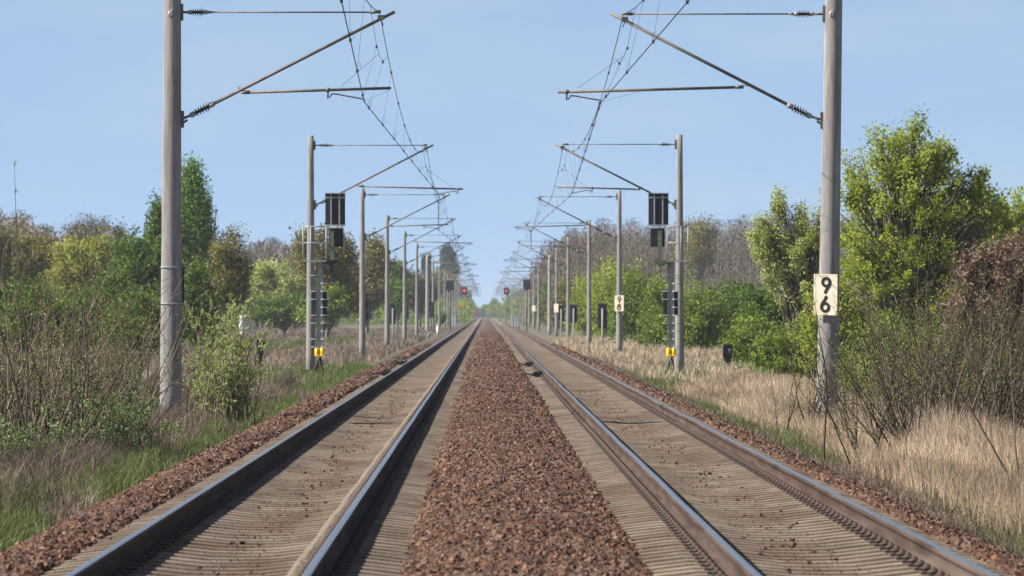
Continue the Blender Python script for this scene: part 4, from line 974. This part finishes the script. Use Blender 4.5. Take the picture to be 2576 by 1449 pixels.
stems('thorn_shoot', 'long bare shoot leaning right, left of the thick mast', P2(195, 78), 78, 2, 3.6, .05, .17, 'bud', 6, .018, side=5, fan=.02, slen=.25, curve=.1, hmin=.9, tintlo=.1, thi=.4)
stems('leafy_shrub', 'small leaved green shrub before the thorn thicket on the left', P2(285, 82), 82, 32, 1.4, .36, .0, 'sprout', 9, .024, group=None, fan=.5, slen=.4, sr=.006)
stems('leafy_shrub', 'low green shrub at the foot of the thick left mast', P2(362, 90), 90, 18, .6, .28, .0, 'sprout', 9, .022, fan=.6, slen=.35, sr=.006)
stems('willow_sprouts', 'upright green willow sprouts just right of the thick left mast', P2(560, 104), 104, 95, 2.4, .24, .02, 'willow', 16, .023, side=5, fan=.15, slen=.3, sr=.012, tintlo=.85)
stems('willow_sprouts', 'thin yellow budded shoots rising behind the willow sprouts', P2(560, 112), 112, 40, 3.1, .35, .0, 'bud', 9, .022, side=4, fan=.13, slen=.3, sr=.006)
stems('leafy_shrub', 'low small leaved green shrub at the lower left picture edge', P2(60, 72), 72, 24, 1.0, .40, .0, 'sprout', 9, .02, fan=.5, slen=.35, sr=.006)
stems('thorn_shoot', 'lone thorny shoot in the verge right of the willow sprouts', P2(650, 106), 106, 4, 1.9, .08, .12, 'bud', 3, .014, side=6, fan=.1, slen=.3)
RT = [
 (2185, 90, 12, 1.7, .3, -.22, 'thorn shrub leaning left across the 9 6 mast', {}),
 (2285, 77, 26, 2.1, .36, -.2, 'dark thorn shrub leaning left right of the 9 6 mast', {}),
 (2320, 79, 36, 2.5, .42, -.05, 'upright thorn shrub second from the 9 6 mast', {}),
 (2400, 82, 40, 2.5, .45, .0, 'upright thorn shrub third from the 9 6 mast', {}),
 (2480, 80, 38, 2.5, .45, .02, 'thorn shrub beneath the brown leaved shrub', {}),
 (2560, 82, 40, 2.6, .45, .0, 'thorn shrub at the right picture edge', {}),
 (2430, 94, 44, 2.5, .7, .0, 'thorn shrub in the second row behind the right thicket', {}),
 (2280, 98, 36, 2.2, .7, .0, 'thorn shrub in the second row nearest the 9 6 mast', {}),
 (2040, 98, 10, 1.6, .3, .0, 'sparse thorn shrub at the foot of the 9 6 mast', {}),
]
for px, Y, n_, h, sp, le, lab, kw in RT:
    stems('thorn_shrub', lab, P2(px, Y), Y, int(n_ * 1.3), h * 1.15, sp, le, 'bud', 3, .0125, group=GR, tintlo=0, **kw)
stems('dead_branch', 'thick bare curved branch rising at the right picture edge', P2(2570, 62), 62, 2, 2.6, .03, -.16, 'bud', 0, .01, side=3, fan=.04, sr=.016, slen=.5)

# ------------------------------------------------------------------ grass
def blades(name, label, x, Y, h, wd, mat_, lean=.25, cat='grass', tint=None, zoff=0.0):
    n = len(x); z = gnd_z(x, Y) + zoff
    bz = np.where((x > -4.6) & (x < 4.9), np.maximum(z, bed_z(x)), z)
    B = np.stack([x, Y, bz - .02], -1); a = rng.uniform(0, 2 * np.pi, n); wv = np.stack([np.cos(a), np.sin(a) * .5, np.zeros(n)], -1) * wd[:, None] / 2
    ld = np.stack([rng.normal(0, lean, n) + .25 * np.sin(x * 7.3 + Y * 1.9) * np.sin(x * 2.1 - Y * .7), rng.normal(0, lean, n), np.zeros(n)], -1)
    mid = B + ld * h[:, None] * .35 + np.array([0, 0, 1]) * h[:, None] * .58
    tip = B + ld * h[:, None] * 1.0 + np.array([0, 0, 1]) * h[:, None] * (1 - .25 * np.abs(ld).sum(1))[:, None]
    V = np.stack([B - wv, B + wv, mid + wv * .85, mid - wv * .85, tip + wv * .25, tip - wv * .25], 1).reshape(-1, 3)
    f = np.array([(0, 1, 2, 3), (3, 2, 4, 5)]); F = (f[None] + 6 * np.arange(n)[:, None, None]).reshape(-1, 4)
    tint = rng.beta(2, 2, n) if tint is None else tint
    T = np.repeat(tint, 6)
    o = link(name, np_mesh(name, V, F, mat_, T)); tag(o, label, cat, kind='stuff')
def wedge(n, side, d0, d1, Y0, Y1, pw=1.0, maxpx=1500):
    """points in the strip d0..d1 metres outward from the edge of the line, denser near"""
    Y = Y0 + (Y1 - Y0) * rng.uniform(0, 1, n) ** pw
    x = d0 + (d1 - d0) * rng.uniform(0, 1, n)
    if side < 0: x = -x
    lim = maxpx / FPX * Y + 3.6; k = np.abs(x) < lim
    return x[k], Y[k]
DRY = tint_mat('dry_grass', [(0, (.15, .105, .07)), (.5, (.50, .375, .26)), (1, (.85, .70, .51))], .8, .25)
DUN = tint_mat('dull_brown_grass', [(0, (.06, .042, .032)), (.5, (.19, .14, .108)), (1, (.42, .33, .255))], .8, .2)
GRN = tint_mat('green_grass', [(0, (.05, .075, .015)), (.5, (.115, .16, .04)), (1, (.28, .31, .12))], .6, .35)
def patchy(x, Y, s=.5): return (np.sin(x * 1.9 * s + Y * .31) + np.sin(x * .8 * s - Y * .17 + 2) + np.sin(Y * .09 + x * 3 * s)) / 3
# right: tall pale dry grass
x, Y = wedge(420000, 1, 4.95, 13.0, 44, 150, 1.15)
k = (rng.uniform(0, 1, len(x)) < np.clip((x - 4.7) / .5 + .25, 0, 1)) & (rng.uniform(0, 1, len(x)) < np.clip(1.15 - (x - 6.7) /   .8, .22, 1)); x, Y = x[k], Y[k]
h = (.30 + .33 * np.clip((x - 4.9) / 1.2, 0, 1)) * rng.uniform(.5, 1.3, len(x)) * (1 + .38 * patchy(x, Y, 1.4))
h = np.where(Y > 92, h * .75, h); h = np.where(x > 7.3, h * .6, h)
blades('dry_grass', 'tall pale straw grass along the foot of the right embankment', x, Y, h, rng.uniform(.005, .011, len(x)) * np.maximum(1, Y / 90), DRY, .12, tint=np.clip(.5 + .28 * patchy(x, Y, 1.5) + rng.normal(0, .2, len(x)), 0, 1))
x, Y = wedge(130000, 1, 4.9, 34, 140, 420, 1.0)
blades('dry_grass', 'dry grass strip in front of the right bushes farther along the line', x, Y, rng.uniform(.18, .5, len(x)) * (1 + .4 * patchy(x, Y, 1.1)), rng.uniform(.010, .026, len(x)) * Y / 150, DRY, .18, tint=np.clip(.55 + .3 * patchy(x, Y, 1) + rng.normal(0, .2, len(x)), 0, 1))
x, Y = wedge(42000, 1, 4.62, 5.7, 46, 200, 1.2)
k = patchy(x, Y, 2.1) + rng.normal(0, .25, len(x)) > .12; x, Y = x[k], Y[k]
blades('green_grass', 'short green grass between the right ballast and the straw grass', x, Y, rng.uniform(.12, .34, len(x)), rng.uniform(.006, .012, len(x)) * np.maximum(1, Y / 90), GRN, .45)
x, Y = wedge(34000, 1, 6.2, 11, 128, 235, 1.0)
blades('green_grass', 'patch of green grass around the black box on the right', x, Y, rng.uniform(.12, .34, len(x)), rng.uniform(.01, .02, len(x)) * Y / 110, GRN, .35)
x, Y = wedge(60000, 1, 4.5, 5.4, 44, 260, 1.3)
blades('brown_grass', 'short dull weeds fringing the outer edge of the right ballast', x, Y, rng.uniform(.05, .26, len(x)), rng.uniform(.006, .012, len(x)) * np.maximum(1, Y / 90), DUN, .5)
# left: brown weeds with green edge
x, Y = wedge(270000, -1, 4.35, 14, 46, 150, 1.15)
h = rng.uniform(.12, .62, len(x)) * (1 + .5 * patchy(x, Y, 2.0)) * np.clip((np.abs(x) - 4.3) / .9, .4, 1)
blades('brown_grass', 'matted brown weeds on the left verge under the thorn shrubs', x, Y, h, rng.uniform(.005, .011, len(x)) * np.maximum(1, Y / 90), DUN, .4, tint=np.clip(.33 + .4 * patchy(x, Y, 2.2) + rng.normal(0, .24, len(x)), 0, 1))
x, Y = wedge(130000, -1, 4.22, 5.9, 46, 215, 1.25)
k = rng.uniform(0, 1, len(x)) < np.clip(.62 - (np.abs(x) - 4.2) / 1.6 + .9 * patchy(x, Y, 1.6), 0, 1); x, Y = x[k], Y[k]
blades('green_grass', 'fresh green grass strip along the left edge of the ballast', x, Y, rng.uniform(.10, .32, len(x)), rng.uniform(.006, .013, len(x)) * np.maximum(1, Y / 90), GRN, .45)
x, Y = wedge(110000, -1, 4.6, 12, 46, 150, 1.2)
k = patchy(x, Y, 1.9) + rng.normal(0, .2, len(x)) > .12; x, Y = x[k], Y[k]
blades('green_grass', 'scattered green tufts among the brown weeds on the left', x, Y, rng.uniform(.15, .45, len(x)), rng.uniform(.006, .013, len(x)) * np.maximum(1, Y / 90), GRN, .4)
x, Y = wedge(230000, -1, 4.8, 44, 140, 720, 1.0)
blades('brown_grass', 'pinkish dry field grass beyond the thick left mast', x, Y, rng.uniform(.18, .52, len(x)) * (1 + .4 * patchy(x, Y, 1.1)), rng.uniform(.010, .026, len(x)) * Y / 150, DUN, .25, tint=np.clip(.65 + .3 * patchy(x, Y, 1) + rng.normal(0, .18, len(x)), 0, 1))
x, Y = wedge(30000, -1, 4.6, 9, 160, 215, 1.0)
k = patchy(x, Y, .9) > -.4; x, Y = x[k], Y[k]
blades('green_grass', 'bright green grass at the foot of the left signal', x, Y, rng.uniform(.15, .4, len(x)), rng.uniform(.012, .02, len(x)) * Y / 120, GRN, .35)
x, Y = wedge(26000, -1, 9, 24, 330, 460, 1.0)
k = patchy(x, Y, .5) > .0; x, Y = x[k], Y[k]
blades('green_grass', 'green streaks in the field before the flowering bush', x, Y, rng.uniform(.3, .6, len(x)), rng.uniform(.03, .06, len(x)), GRN, .3)

# ------------------------------------------------------------------ air
hz = MB(); hz.box((0, 2720, 11.5), (5100, 5640, 27)); ho = hz.build('haze', None if False else bpy.data.materials.new('haze_air'))
tag(ho, 'thin blue summer haze filling the air along the line', 'haze', kind='stuff')
hm = ho.data.materials[0]; hm.use_nodes = True; n = hm.node_tree; n.nodes.clear()
ou = n.nodes.new('ShaderNodeOutputMaterial'); pv = n.nodes.new('ShaderNodeVolumePrincipled')
pv.inputs['Color'].default_value = (.80, .88, 1.0, 1); pv.inputs['Density'].default_value = 0.00012; pv.inputs['Anisotropy'].default_value = 0.0
n.links.new(pv.outputs[0], ou.inputs['Volume'])
